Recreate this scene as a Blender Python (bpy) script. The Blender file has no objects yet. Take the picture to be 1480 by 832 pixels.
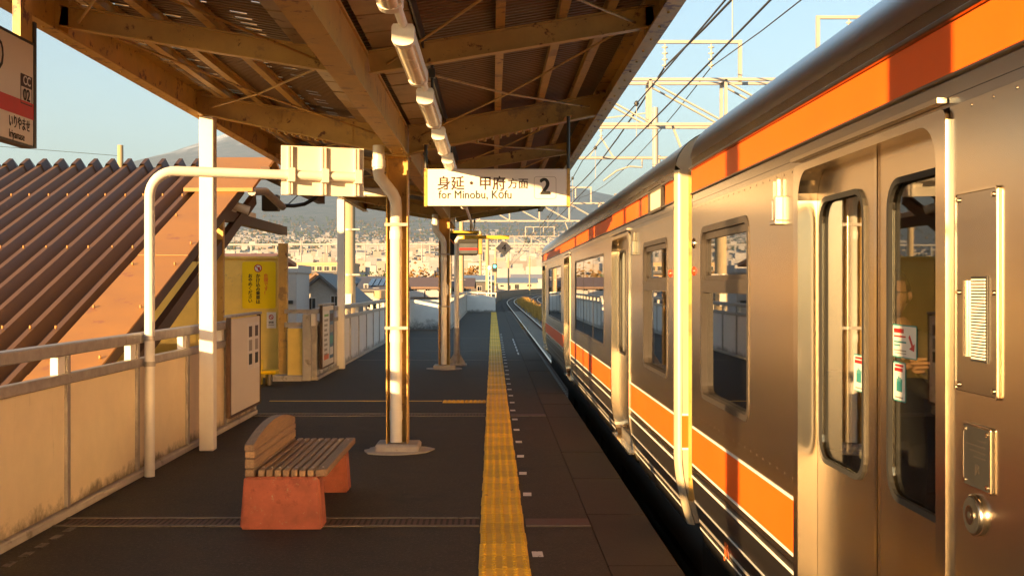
import bpy, bmesh, math, random
from mathutils import Vector, Matrix, noise as mnoise
R = math.radians
random.seed(7)
SC = bpy.context.scene
COL = SC.collection
PI = math.pi

# ------------------------------------------------------------------ camera
F = 1600.0; EYE = 1.62; VX, VY = 712.0, 411.0
cam_d = bpy.data.cameras.new('camera'); cam = bpy.data.objects.new('camera', cam_d); COL.objects.link(cam)
cam.location = (0, 0, EYE); cam.rotation_euler = (R(90), 0, 0)
cam_d.sensor_width = 36; cam_d.lens = F / 1480 * 36
cam_d.shift_x = (740 - VX) / 1480; cam_d.shift_y = (VY - 416) / 1480
cam_d.clip_start = 0.05; cam_d.clip_end = 120000
SC.camera = cam
def P(px, py, Y): return Vector(((px - VX) / F * Y, Y, EYE - (py - VY) / F * Y))

# ------------------------------------------------------------------ sky and sun
HAZE = 4.0e-5
SUN_EL, SUN_AZ = R(7.4), R(37.5)      # the sun stands behind the camera on the left; azimuth of travel from +Y to +X
w = bpy.data.worlds.new('World'); SC.world = w; w.use_nodes = True
nt = w.node_tree; bg = nt.nodes['Background']
sky = nt.nodes.new('ShaderNodeTexSky'); sky.sky_type = 'NISHITA'; sky.sun_disc = False
sky.sun_elevation = SUN_EL; sky.sun_rotation = PI + SUN_AZ
sky.air_density = 1.0; sky.dust_density = 0.35; sky.ozone_density = 1.8
nt.links.new(sky.outputs[0], bg.inputs[0]); bg.inputs[1].default_value = 0.082
sl = bpy.data.lights.new('sun', 'SUN'); sl.energy = 5.0; sl.angle = R(0.5); sl.color = (1.0, 0.61, 0.25)
so = bpy.data.objects.new('sun', sl); COL.objects.link(so)
sun_dir = Vector((math.sin(SUN_AZ) * math.cos(SUN_EL), math.cos(SUN_AZ) * math.cos(SUN_EL), -math.sin(SUN_EL)))
so.rotation_euler = sun_dir.to_track_quat('-Z', 'Y').to_euler(); so.location = (-30, -30, 20)
SC.view_settings.view_transform = 'Standard'; SC.view_settings.look = 'None'
SC.view_settings.exposure = 2.1; SC.view_settings.gamma = 1.0
SC.render.engine = 'CYCLES'
cy = SC.cycles
cy.use_denoising = True; cy.max_bounces = 8; cy.diffuse_bounces = 4; cy.glossy_bounces = 5
cy.transparent_max_bounces = 12; cy.transmission_bounces = 4; cy.volume_bounces = 0
cy.sample_clamp_indirect = 6.0; cy.blur_glossy = 0.15
cy.caustics_reflective = True; cy.caustics_refractive = False

# ------------------------------------------------------------------ materials
M = {}
def nd(t, k, **kw):
    n = t.nodes.new(k)
    for a, b in kw.items(): setattr(n, a, b)
    return n
def mat(name, c, rough=0.6, metal=0.0, var=0.12, scale=6.0, bump=0.0, bscale=None, c2=None, spots=None, stretch=None,
        rnd=0.0, coat=0.0, dirt=None, aniso=0.0):
    """procedural: base colour broken by noise; spots=(colour, threshold, scale) gives rust or stains with their own shape"""
    m = bpy.data.materials.new(name); m.use_nodes = True
    t = m.node_tree; b = t.nodes['Principled BSDF']; L = t.links.new
    b.inputs['Roughness'].default_value = rough; b.inputs['Metallic'].default_value = metal
    if coat: b.inputs['Coat Weight'].default_value = coat; b.inputs['Coat Roughness'].default_value = 0.08
    tc = nd(t, 'ShaderNodeNewGeometry'); vec = tc.outputs['Position']
    if stretch:
        mp = nd(t, 'ShaderNodeMapping'); mp.inputs['Scale'].default_value = stretch; L(vec, mp.inputs[0]); vec = mp.outputs[0]
    n1 = nd(t, 'ShaderNodeTexNoise'); n1.inputs['Scale'].default_value = scale; n1.inputs['Detail'].default_value = 6; n1.inputs['Roughness'].default_value = 0.65
    L(vec, n1.inputs['Vector'])
    rp = nd(t, 'ShaderNodeValToRGB'); e = rp.color_ramp.elements
    ca = c2 if c2 else tuple(x * (1 - var) for x in c); cb = c if c2 else tuple(min(1, x * (1 + var)) for x in c)
    e[0].position = 0.3; e[1].position = 0.7; e[0].color = (*ca, 1); e[1].color = (*cb, 1)
    L(n1.outputs[0], rp.inputs[0]); col = rp.outputs[0]
    if rnd:
        oi = nd(t, 'ShaderNodeObjectInfo'); hs = nd(t, 'ShaderNodeHueSaturation'); mr = nd(t, 'ShaderNodeMapRange')
        mr.inputs[3].default_value = 1 - rnd; mr.inputs[4].default_value = 1 + rnd
        L(oi.outputs['Random'], mr.inputs[0]); L(mr.outputs[0], hs.inputs['Value']); L(col, hs.inputs['Color']); col = hs.outputs[0]
    for sp in (spots or []):
        n2 = nd(t, 'ShaderNodeTexNoise'); n2.inputs['Scale'].default_value = sp[2]; n2.inputs['Detail'].default_value = 8; n2.inputs['Roughness'].default_value = 0.7
        sv = tc.outputs['Position']
        if len(sp) > 3:
            mp2 = nd(t, 'ShaderNodeMapping'); mp2.inputs['Scale'].default_value = sp[3]; L(sv, mp2.inputs[0]); sv = mp2.outputs[0]
        L(sv, n2.inputs['Vector'])
        r2 = nd(t, 'ShaderNodeMapRange'); r2.inputs[1].default_value = sp[1]; r2.inputs[2].default_value = sp[1] + 0.06; L(n2.outputs[0], r2.inputs[0])
        mx = nd(t, 'ShaderNodeMix', data_type='RGBA'); L(r2.outputs[0], mx.inputs[0]); L(col, mx.inputs[6]); mx.inputs[7].default_value = (*sp[0], 1); col = mx.outputs[2]
    if dirt:   # mould and splash dirt with a ragged upper edge, dirt=(colour, z0, z1)
        sx = nd(t, 'ShaderNodeSeparateXYZ'); L(tc.outputs['Position'], sx.inputs[0])
        n3 = nd(t, 'ShaderNodeTexNoise'); n3.inputs['Scale'].default_value = 3.5; n3.inputs['Detail'].default_value = 9; n3.inputs['Roughness'].default_value = 0.75
        L(tc.outputs['Position'], n3.inputs['Vector'])
        r3 = nd(t, 'ShaderNodeMapRange'); r3.inputs[1].default_value = dirt[1]; r3.inputs[2].default_value = dirt[2]; r3.inputs[3].default_value = 0.62; r3.inputs[4].default_value = 0.0
        L(sx.outputs[2], r3.inputs[0])
        ad = nd(t, 'ShaderNodeMath', operation='ADD'); L(n3.outputs[0], ad.inputs[0]); L(r3.outputs[0], ad.inputs[1])
        r4 = nd(t, 'ShaderNodeMapRange'); r4.inputs[1].default_value = 0.78; r4.inputs[2].default_value = 1.0; r4.inputs[4].default_value = 0.85; L(ad.outputs[0], r4.inputs[0])
        mx = nd(t, 'ShaderNodeMix', data_type='RGBA'); L(r4.outputs[0], mx.inputs[0]); L(col, mx.inputs[6]); mx.inputs[7].default_value = (*dirt[0], 1); col = mx.outputs[2]
    L(col, b.inputs['Base Color'])
    rr = nd(t, 'ShaderNodeMapRange'); rv = 0.012 if metal > 0.9 else 0.08
    rr.inputs[3].default_value = max(0.02, rough - rv); rr.inputs[4].default_value = min(1, rough + rv)
    L(n1.outputs[0], rr.inputs[0]); L(rr.outputs[0], b.inputs['Roughness'])
    if bump:
        n4 = nd(t, 'ShaderNodeTexNoise'); n4.inputs['Scale'].default_value = bscale or scale * 6; n4.inputs['Detail'].default_value = 0.5 if metal > 0.9 else 5
        L(tc.outputs['Position'] if metal > 0.9 else vec, n4.inputs['Vector'])
        bp = nd(t, 'ShaderNodeBump'); bp.inputs['Strength'].default_value = bump; bp.inputs['Distance'].default_value = 0.01
        L(n4.outputs[0], bp.inputs['Height']); L(bp.outputs[0], b.inputs['Normal'])
    M[name] = m
    return m
def glass(name, tint, refl_ior=1.9, rough=0.015):
    m = bpy.data.materials.new(name); m.use_nodes = True; t = m.node_tree; t.nodes.clear(); L = t.links.new
    o = nd(t, 'ShaderNodeOutputMaterial'); mx = nd(t, 'ShaderNodeMixShader'); tr = nd(t, 'ShaderNodeBsdfTransparent'); g = nd(t, 'ShaderNodeBsdfGlossy'); lw = nd(t, 'ShaderNodeLayerWeight'); pw = nd(t, 'ShaderNodeMath', operation='POWER'); fr = nd(t, 'ShaderNodeMath', operation='MULTIPLY_ADD'); f0 = ((refl_ior - 1) / (refl_ior + 1)) ** 2
    tr.inputs[0].default_value = (*tint, 1); g.inputs['Roughness'].default_value = rough; lw.inputs[0].default_value = 0.5; pw.inputs[1].default_value = 4.2; fr.inputs[1].default_value = 1 - f0; fr.inputs[2].default_value = f0; L(lw.outputs['Facing'], pw.inputs[0]); L(pw.outputs[0], fr.inputs[0])
    g.inputs[0].default_value = (0.95, 0.95, 0.95, 1)
    L(fr.outputs[0], mx.inputs[0]); L(tr.outputs[0], mx.inputs[1]); L(g.outputs[0], mx.inputs[2]); L(mx.outputs[0], o.inputs[0])
    M[name] = m

RUST = (0.13, 0.045, 0.015)
mat('asphalt', (0.023, 0.0165, 0.0098), 0.8, var=0.6, scale=4.0, bump=0.7, bscale=130, spots=[((0.05, 0.039, 0.026), 0.535, 40), ((0.01, 0.008, 0.006), 0.56, 50), ((0.07, 0.06, 0.05), 0.735, 9), ((0.033, 0.025, 0.018), 0.58, 1.1), ((0.012, 0.0095, 0.0075), 0.6, 0.8)])
mat('coping', (0.03, 0.023, 0.016), 0.85, var=0.25, scale=5, bump=0.5, bscale=120, spots=[((0.08, 0.066, 0.05), 0.66, 70)], rnd=0.12)
mat('concrete', (0.36, 0.33, 0.29), 0.85, var=0.15, scale=4, bump=0.3, bscale=70, spots=[((0.2, 0.18, 0.15), 0.6, 3)])
mat('pole_concrete', (0.36, 0.28, 0.17), 0.85, var=0.12, scale=3, bump=0.2, bscale=50)
mat('yellow_tile', (0.7, 0.42, 0.015), 0.6, var=0.14, scale=9, bump=0.2, bscale=90, spots=[((0.3, 0.19, 0.04), 0.62, 5), ((0.12, 0.08, 0.03), 0.68, 12)], rnd=0.22)
mat('yellow_paint', (0.62, 0.38, 0.03), 0.6, var=0.15, scale=8, spots=[((0.09, 0.075, 0.05), 0.66, 9)])
mat('white_paint', (0.6, 0.58, 0.55), 0.65, var=0.12, scale=8, spots=[((0.1, 0.09, 0.08), 0.6, 14)])
mat('drain_steel', (0.14, 0.115, 0.09), 0.6, metal=0.3, var=0.3, scale=9, spots=[((0.05, 0.04, 0.03), 0.58, 8)])
mat('faded_paint', (0.12, 0.1, 0.08), 0.75, var=0.3, scale=9, spots=[((0.025, 0.02, 0.015), 0.52, 14)])
mat('worn_red', (0.075, 0.035, 0.025), 0.7, var=0.3, scale=10, spots=[((0.06, 0.05, 0.045), 0.55, 12)])
mat('wall_gold_lit', (0.7, 0.57, 0.37), 0.6, var=0.07, scale=2.5, bump=0.05, bscale=20, dirt=((0.09, 0.07, 0.04), 0.0, 0.27),
    spots=[((0.5, 0.4, 0.26), 0.68, 2.0, (4, 4, 0.35)), ((0.16, 0.12, 0.08), 0.735, 14)])  # cream-white paint with golden reflected light put into the colour
mat('wall_white', (0.66, 0.64, 0.63), 0.6, var=0.05, scale=2.5, dirt=((0.12, 0.11, 0.1), 0.0, 0.28))  # same cream-white paint as the near wall, without the golden light
mat('stain_wall', (0.66, 0.65, 0.64), 0.7, var=0.06, scale=2.5, dirt=((0.07, 0.07, 0.07), -0.1, 0.7), spots=[((0.15, 0.15, 0.15), 0.66, 2.4)])
mat('galv', (0.36, 0.33, 0.3), 0.5, metal=0.35, var=0.22, scale=9, bump=0.1, bscale=60, spots=[((0.2, 0.15, 0.1), 0.63, 7)])
mat('white_steel', (0.7, 0.66, 0.6), 0.42, var=0.05, scale=3, spots=[((0.45, 0.36, 0.24), 0.69, 6)])
mat('cream_steel', (0.5, 0.315, 0.085), 0.5, var=0.16, scale=4, bump=0.12, bscale=25, spots=[((0.3, 0.19, 0.07), 0.57, 2.5), (RUST, 0.6, 7), ((0.06, 0.03, 0.015), 0.64, 22)])
mat('fascia_steel', (0.5, 0.31, 0.07), 0.42, var=0.2, scale=4, bump=0.15, bscale=25, spots=[(RUST, 0.56, 6), ((0.05, 0.03, 0.02), 0.66, 14)])
mat('roof_sheet', (0.2, 0.12, 0.048), 0.55, var=0.2, scale=1.5, spots=[((0.12, 0.075, 0.04), 0.6, 3)])
mat('gutter_panel', (0.38, 0.26, 0.13), 0.5, var=0.25, scale=5, spots=[(RUST, 0.6, 6)])
mat('brown_roof_shade', (0.12, 0.056, 0.015), 0.5, var=0.12, scale=2, spots=[((0.22, 0.1, 0.05), 0.66, 4)])  # brown paint darkened, the shade of the rib sides put in
mat('brown_trim_lit', (0.32, 0.15, 0.032), 0.5, var=0.1, scale=2, spots=[((0.25, 0.1, 0.04), 0.6, 3)])  # same brown paint brightened, sunlight put into the colour
mat('brown_dark', (0.07, 0.035, 0.018), 0.55, var=0.2, scale=4)
mat('pvc', (0.72, 0.68, 0.6), 0.35, var=0.06, scale=5, spots=[((0.4, 0.3, 0.18), 0.68, 8)])
mat('lamp_white', (0.8, 0.78, 0.72), 0.35, var=0.04, scale=6)
mat('lamp_diffuser', (0.72, 0.64, 0.48), 0.25, var=0.08, scale=8)
mat('sign_white', (0.72, 0.69, 0.66), 0.4, var=0.02, scale=3)
mat('sign_cream', (0.7, 0.64, 0.55), 0.45, var=0.03, scale=3)
mat('ink', (0.008, 0.008, 0.008), 0.6)
mat('ink_brown', (0.035, 0.01, 0.008), 0.5)
mat('ink_red', (0.5, 0.015, 0.015), 0.45)
mat('ink_orange', (0.75, 0.16, 0.03), 0.45)
mat('ink_teal', (0.03, 0.25, 0.24), 0.45)
mat('ink_blue', (0.03, 0.12, 0.25), 0.45)
mat('ink_green', (0.15, 0.35, 0.06), 0.45)
mat('ink_grey', (0.3, 0.27, 0.24), 0.5)
mat('reflection_grey', (0.09, 0.1, 0.12), 0.3)
mat('sign_yellow', (0.85, 0.62, 0.0), 0.4, var=0.03)
mat('stair_wall', (0.74, 0.54, 0.13), 0.6, var=0.1, scale=3, spots=[((0.4, 0.3, 0.14), 0.62, 2.5), (RUST, 0.72, 12)])
mat('black_metal', (0.025, 0.024, 0.023), 0.45, var=0.2)
mat('dark_rubber', (0.02, 0.019, 0.018), 0.6)
mat('wood', (0.24, 0.155, 0.09), 0.6, var=0.3, scale=5, stretch=(14, 1.2, 14), bump=0.4, bscale=14, rnd=0.18, spots=[((0.12, 0.08, 0.05), 0.62, 6)])
mat('terracotta', (0.27, 0.072, 0.04), 0.7, var=0.25, scale=7, bump=0.12, bscale=60, spots=[((0.19, 0.045, 0.026), 0.55, 4), ((0.26, 0.2, 0.12), 0.62, 13), ((0.3, 0.24, 0.15), 0.63, 34)])
# train
mat('steel_panel', (0.74, 0.63, 0.48), 0.25, metal=1.0, var=0.03, scale=4, stretch=(1, 0.15, 6))
mat('steel_bright', (0.8, 0.71, 0.58), 0.2, metal=1.0, var=0.05, scale=3, stretch=(1, 1, 0.3))
mat('steel_band', (0.5, 0.46, 0.41), 0.24, metal=1.0, var=0.08, scale=3, stretch=(1, 0.2, 4))
mat('steel_dark', (0.3, 0.28, 0.26), 0.33, metal=1.0, var=0.06, scale=4, stretch=(1, 0.2, 5))
mat('roof_steel', (0.72, 0.72, 0.72), 0.3, metal=1.0, var=0.05, scale=2, stretch=(1, 0.3, 1))
mat('orange_film', (0.9, 0.125, 0.004), 0.48, var=0.05, scale=3)
mat('car_end', (0.5, 0.42, 0.3), 0.4, metal=0.2, var=0.05)
mat('white_line', (0.8, 0.78, 0.74), 0.4, var=0.03)
mat('window_frame', (0.06, 0.05, 0.045), 0.4, metal=0.3, var=0.1)
mat('interior_wall', (0.42, 0.39, 0.34), 0.6, var=0.04)
mat('interior_floor', (0.12, 0.11, 0.1), 0.6)
mat('seat_fabric', (0.05, 0.07, 0.12), 0.9, var=0.2, scale=20)
mat('added_blind', (0.4, 0.36, 0.27), 0.8, var=0.05)
mat('reflector', (0.75, 0.06, 0.02), 0.2, coat=1.0)
glass('train_glass', (0.4, 0.41, 0.4), 2.7)
glass('door_glass', (0.72, 0.72, 0.69), 1.75)
glass('house_glass', (0.2, 0.22, 0.24), 1.9)
mat('under', (0.025, 0.022, 0.02), 0.8)
mat('rail_head', (0.7, 0.62, 0.5), 0.35, metal=1.0)
mat('rail_web', (0.1, 0.05, 0.03), 0.8)
mat('ballast', (0.07, 0.055, 0.042), 0.95, var=0.5, scale=30, bump=0.9, bscale=40)
mat('sleeper', (0.27, 0.24, 0.2), 0.9, var=0.2)
mat('dry_grass', (0.42, 0.24, 0.05), 0.9, var=0.3, scale=4)
mat('gantry', (0.33, 0.305, 0.28), 0.5, var=0.08, scale=3, spots=[((0.4, 0.28, 0.16), 0.68, 5)])
mat('wire', (0.05, 0.045, 0.04), 0.5, metal=0.4)
mat('insulator', (0.5, 0.45, 0.4), 0.25)
# town
mat('h_white', (0.4, 0.38, 0.38), 0.75, var=0.06, rnd=0.1)
mat('h_cream', (0.36, 0.31, 0.27), 0.75, var=0.06, rnd=0.1)
mat('h_grey', (0.33, 0.32, 0.32), 0.75, var=0.08, rnd=0.12)
mat('h_tan', (0.45, 0.3, 0.17), 0.75, var=0.08)
mat('r_slate', (0.09, 0.085, 0.09), 0.6, var=0.2, rnd=0.2)
mat('r_brown', (0.14, 0.085, 0.06), 0.65, var=0.2, rnd=0.2)
mat('r_orange', (0.3, 0.12, 0.05), 0.65, var=0.2)
mat('r_blue', (0.16, 0.21, 0.27), 0.5, var=0.15, rnd=0.2)
mat('r_light', (0.25, 0.25, 0.27), 0.6, var=0.1, rnd=0.15)
mat('pane_dark', (0.03, 0.035, 0.04), 0.15)
mat('solar', (0.02, 0.025, 0.045), 0.15, var=0.1)
mat('leaf', (0.05, 0.075, 0.025), 0.8, var=0.4, scale=3)
mat('leaf_autumn', (0.2, 0.11, 0.03), 0.8, var=0.4, scale=3)
mat('bark', (0.08, 0.055, 0.035), 0.9)
mat('skin', (0.55, 0.3, 0.19), 0.5, var=0.05)
mat('jacket', (0.02, 0.02, 0.022), 0.85)
mat('trousers', (0.035, 0.033, 0.035), 0.85)
mat('hair', (0.015, 0.012, 0.01), 0.5)
mat('bag', (0.3, 0.24, 0.16), 0.8, var=0.2)
def emis(name, c, s):
    m = bpy.data.materials.new(name); m.use_nodes = True; b = m.node_tree.nodes['Principled BSDF']
    b.inputs['Base Color'].default_value = (*c, 1); b.inputs['Emission Color'].default_value = (*c, 1); b.inputs['Emission Strength'].default_value = s
    M[name] = m
emis('signal_green', (0.05, 0.9, 0.5), 2.0)

# ------------------------------------------------------------------ mesh helpers
class MB:
    def __init__(s): s.v = []; s.f = []; s.m = []; s.sm = []
    def add(s, vs, fs, mi=0, smooth=False):
        o = len(s.v); s.v += [tuple(v) for v in vs]
        for f in fs: s.f.append(tuple(i + o for i in f)); s.m.append(mi); s.sm.append(smooth)
        return s
    def box(s, x0, x1, y0, y1, z0, z1, mi=0, mx=None):
        vs = [Vector((x, y, z)) for z in (z0, z1) for y in (y0, y1) for x in (x0, x1)]
        if mx: vs = [mx @ v for v in vs]
        return s.add(vs, [(0, 2, 3, 1), (4, 5, 7, 6), (0, 1, 5, 4), (2, 6, 7, 3), (0, 4, 6, 2), (1, 3, 7, 5)], mi)
    def cbox(s, c, sx, sy, sz, mi=0, mx=None):
        return s.box(c[0] - sx / 2, c[0] + sx / 2, c[1] - sy / 2, c[1] + sy / 2, c[2] - sz / 2, c[2] + sz / 2, mi, mx)
    def bbox(s, x0, x1, y0, y1, z0, z1, b=0.01, mi=0):
        """box with chamfered edges"""
        bm = bmesh.new(); bmesh.ops.create_cube(bm, size=1)
        for v in bm.verts: v.co = Vector(((x0 + x1) / 2 + v.co.x * (x1 - x0), (y0 + y1) / 2 + v.co.y * (y1 - y0), (z0 + z1) / 2 + v.co.z * (z1 - z0)))
        bmesh.ops.bevel(bm, geom=bm.edges[:], offset=b, segments=1, affect='EDGES')
        bm.verts.index_update(); s.add([v.co.copy() for v in bm.verts], [[v.index for v in f.verts] for f in bm.faces], mi); bm.free(); return s
    def bar(s, a, b, wd, ht, mi=0, up=(0, 0, 1)):
        """rectangular bar from a to b; wd across, ht along up"""
        a, b = Vector(a), Vector(b); d = (b - a).normalized(); u = Vector(up)
        r = d.cross(u)
        if r.length < 1e-4: u = Vector((0, 1, 0)); r = d.cross(u)
        r.normalize(); u = r.cross(d).normalized(); vs = []
        for p in (a, b):
            for i, j in ((-1, -1), (1, -1), (1, 1), (-1, 1)): vs.append(p + r * (i * wd / 2) + u * (j * ht / 2))
        return s.add(vs, [(3, 2, 1, 0), (4, 5, 6, 7), (0, 1, 5, 4), (1, 2, 6, 5), (2, 3, 7, 6), (3, 0, 4, 7)], mi)
    def tube(s, pts, r, n=10, mi=0, caps=True, smooth=True):
        pts = [Vector(p) for p in pts]; rings = []; rs = r if isinstance(r, (list, tuple)) else [r] * len(pts)
        prev = None
        for i, p in enumerate(pts):
            d = ((pts[min(i + 1, len(pts) - 1)] - pts[max(i - 1, 0)])).normalized()
            if prev is None:
                u = Vector((0, 0, 1)) if abs(d.z) < 0.9 else Vector((1, 0, 0)); u = (u - d * u.dot(d)).normalized()
            else: u = (prev - d * prev.dot(d)).normalized()
            prev = u; q = d.cross(u)
            rings.append([p + (u * math.cos(2 * PI * k / n) + q * math.sin(2 * PI * k / n)) * rs[i] for k in range(n)])
        vs = [v for rg in rings for v in rg]
        fs = [(i * n + k, i * n + (k + 1) % n, (i + 1) * n + (k + 1) % n, (i + 1) * n + k) for i in range(len(pts) - 1) for k in range(n)]
        s.add(vs, fs, mi, smooth)
        if caps: s.add(rings[0], [tuple(range(n))[::-1]], mi); s.add(rings[-1], [tuple(range(n))], mi)
        return s
    def extr(s, prof, axis, a, b, mi=0, closed=True, smooth=False, caps=True):
        """profile of 2D points swept along an axis: axis 'y' -> points are (x,z); 'x' -> (y,z); 'z' -> (x,y)"""
        def pt(p, t): return {'y': (p[0], t, p[1]), 'x': (t, p[0], p[1]), 'z': (p[0], p[1], t)}[axis]
        n = len(prof); vs = [pt(p, a) for p in prof] + [pt(p, b) for p in prof]
        s.add(vs, [(i, (i + 1) % n, (i + 1) % n + n, i + n) for i in range(n if closed else n - 1)], mi, smooth)
        if closed and caps: s.add(vs[:n], [tuple(range(n))[::-1]], mi); s.add(vs[n:], [tuple(range(n))], mi)
        return s
    def mesh(s, name, mats):
        me = bpy.data.meshes.new(name); me.from_pydata(s.v, [], s.f)
        for m in (mats if isinstance(mats, (list, tuple)) else [mats]): me.materials.append(M[m])
        me.polygons.foreach_set('material_index', s.m); me.polygons.foreach_set('use_smooth', s.sm)
        me.update(); bm = bmesh.new(); bm.from_mesh(me); bmesh.ops.recalc_face_normals(bm, faces=bm.faces[:]); bm.to_mesh(me); bm.free()
        return me
    def build(s, name, mats, parent=None, **tags): return link(name, s.mesh(name, mats), parent, **tags)
def link(name, me, parent=None, loc=None, rot=None, **tags):
    o = bpy.data.objects.new(name, me); COL.objects.link(o)
    if loc is not None: o.location = loc
    if rot is not None: o.rotation_euler = rot
    if parent: adopt(o, parent)
    tag(o, **tags); return o
WLOC = {}
def adopt(o, p):
    o.parent = p; o.matrix_parent_inverse = Matrix.Translation(-WLOC.get(p.name, Vector((0, 0, 0))))
def tag(o, label=None, cat=None, group=None, kind=None):
    if label: o['label'] = label
    if cat: o['category'] = cat
    if group: o['group'] = group
    if kind: o['kind'] = kind
    return o
def thing(name, loc, label, cat, group=None):
    o = bpy.data.objects.new(name, None); COL.objects.link(o); o.location = loc; o.empty_display_size = 0.2
    WLOC[o.name] = Vector(loc); return tag(o, label, cat, group)
def box(name, m, x0, x1, y0, y1, z0, z1, parent=None, b=0.0, **tags):
    mb = MB(); mb.bbox(x0, x1, y0, y1, z0, z1, b) if b else mb.box(x0, x1, y0, y1, z0, z1)
    return mb.build(name, m, parent, **tags)
def rrect(u0, u1, v0, v1, r, n=5, sub=0):
    pts = []
    for cx, cyy, a0 in ((u1 - r, v1 - r, 0), (u0 + r, v1 - r, 90), (u0 + r, v0 + r, 180), (u1 - r, v0 + r, 270)):
        for k in range(n + 1):
            a = R(a0 + 90 * k / n); pts.append((cx + r * math.cos(a), cyy + r * math.sin(a)))
    if sub:
        out = []
        for i, p in enumerate(pts):
            q = pts[(i + 1) % len(pts)]; L = math.hypot(q[0] - p[0], q[1] - p[1]); k = max(1, int(L / sub))
            out += [(p[0] + (q[0] - p[0]) * j / k, p[1] + (q[1] - p[1]) * j / k) for j in range(k)]
        pts = out
    return pts
def plate(loops, th, mp):
    """flat plate with holes: 2D loops filled, given thickness th, mapped by mp(u, v, w)"""
    cu = bpy.data.curves.new('c', 'CURVE'); cu.dimensions = '2D'; cu.fill_mode = 'BOTH'; cu.extrude = th / 2
    for lp in loops:
        sp = cu.splines.new('POLY'); sp.points.add(len(lp) - 1); sp.use_cyclic_u = True
        for i, p in enumerate(lp): sp.points[i].co = (p[0], p[1], 0, 1)
    ob = bpy.data.objects.new('c', cu); me = bpy.data.meshes.new_from_object(ob)
    mb = MB(); mb.add([mp(v.co.x, v.co.y, v.co.z) for v in me.vertices], [tuple(p.vertices) for p in me.polygons])
    bpy.data.objects.remove(ob); bpy.data.curves.remove(cu); bpy.data.meshes.remove(me)
    return mb
def text(body, size, m, loc, face, parent, name='lettering', ax='CENTER', ay='CENTER', bold=0.0, sx=1.0, spacing=1.0, line=1.0):
    cu = bpy.data.curves.new('t', 'FONT'); cu.body = body; cu.size = 1.0; cu.align_x = ax; cu.align_y = ay
    cu.extrude = 0.0006 / size; cu.space_character = spacing; cu.space_line = line; cu.resolution_u = 3
    ob = bpy.data.objects.new('t', cu); COL.objects.link(ob)
    me = bpy.data.meshes.new_from_object(ob.evaluated_get(bpy.context.evaluated_depsgraph_get()))
    bpy.data.objects.remove(ob); bpy.data.curves.remove(cu)
    me.materials.clear(); me.materials.append(M[m])
    rot = {'-y': (R(90), 0, 0), '+x': (R(90), 0, R(90)), '-x': (R(90), 0, R(-90))}[face]
    mx = Matrix.Translation(loc) @ Matrix.Rotation(rot[2], 4, 'Z') @ Matrix.Rotation(rot[0], 4, 'X') @ Matrix.Diagonal((sx * size, size, size, 1))
    if bold:      # heavier strokes: copies a hair to each side
        bm = bmesh.new(); bm.from_mesh(me); vs0 = bm.verts[:]; gm = bm.verts[:] + bm.edges[:] + bm.faces[:]
        for i_, (du, dv) in enumerate(((-1, 0.4), (1, -0.4), (0, 1))):
            d_ = bmesh.ops.duplicate(bm, geom=gm); bmesh.ops.translate(bm, vec=(du * bold, dv * bold, 0.0001 * (i_ + 1) / size), verts=[g_ for g_ in d_['geom'] if isinstance(g_, bmesh.types.BMVert)])
        bm.to_mesh(me); bm.free()
    me.transform(mx); me.name = name
    return link(name, me, parent)
#--BODY--
# ================================================================== SETTING
ZR = -1.1                                   # rail head below platform
def xc(y): return 2.6 + (max(0.0, y - 150) ** 2) / 2530.0
FX, FY = -3330.0, 22000.0
def terr(x, y):
    r = math.hypot(x - FX, y - FY)
    z = (3776 * math.exp(-max(r, 420) / 7400) * 1.075 - 229)
    if r > 12000: z += 40 * min(1, (r - 12000) / 4000) * mnoise.noise(Vector((x / 1800, y / 1800, 3.3))) * min(1, math.hypot(x, y) / 6000)
    a = math.atan2(x - FX, y - FY)
    z += 70 * mnoise.noise(Vector((a * 9, r / 6000, 1.0))) * max(0, min(1, (14000 - r) / 6000)) * (1 if r > 900 else 0.2)
    d = math.hypot(x, y)
    z = max(-6.2, z)
    k = max(0, min(1, (d - 700) / 1500)); z = -6.2 * (1 - k) + z * k
    return z
def make_ground():
    mb = MB(); NA = 200; NR = 111
    angs = [2 * PI * i / NA for i in range(NA)]
    vs = []
    for i in range(NR):
        for a in angs:
            rm = 45000.0 if math.cos(a) >= -0.085 else min(45000.0, 3800.0 / -math.cos(a))
            r = 0.5 if i == 0 else 30 * (rm / 30) ** ((i - 1) / (NR - 2))
            x, y = r * math.sin(a), r * math.cos(a); vs.append((x, y, terr(x, y)))
    rads = [0] * NR
    fs = [(i * NA + k, i * NA + (k + 1) % NA, (i + 1) * NA + (k + 1) % NA, (i + 1) * NA + k) for i in range(len(rads) - 1) for k in range(NA)]
    mb.add(vs, fs, 0, True)
    return mb
m = bpy.data.materials.new('terrain'); m.use_nodes = True; M['terrain'] = m
t = m.node_tree; b = t.nodes['Principled BSDF']; b.inputs['Roughness'].default_value = 0.95
geo = nd(t, 'ShaderNodeNewGeometry'); sx = nd(t, 'ShaderNodeSeparateXYZ'); t.links.new(geo.outputs['Position'], sx.inputs[0])
n1 = nd(t, 'ShaderNodeTexNoise'); n1.inputs['Scale'].default_value = 0.004; n1.inputs['Detail'].default_value = 10; n1.inputs['Roughness'].default_value = 0.7
t.links.new(geo.outputs['Position'], n1.inputs['Vector'])
rp = nd(t, 'ShaderNodeValToRGB'); rp.color_ramp.elements[0].position = 0.35; rp.color_ramp.elements[1].position = 0.65
rp.color_ramp.elements[0].color = (0.07, 0.08, 0.075, 1); rp.color_ramp.elements[1].color = (0.2, 0.18, 0.17, 1)
t.links.new(n1.outputs[0], rp.inputs[0])
n2 = nd(t, 'ShaderNodeTexNoise'); n2.inputs['Scale'].default_value = 0.0016; n2.inputs['Detail'].default_value = 8
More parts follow.
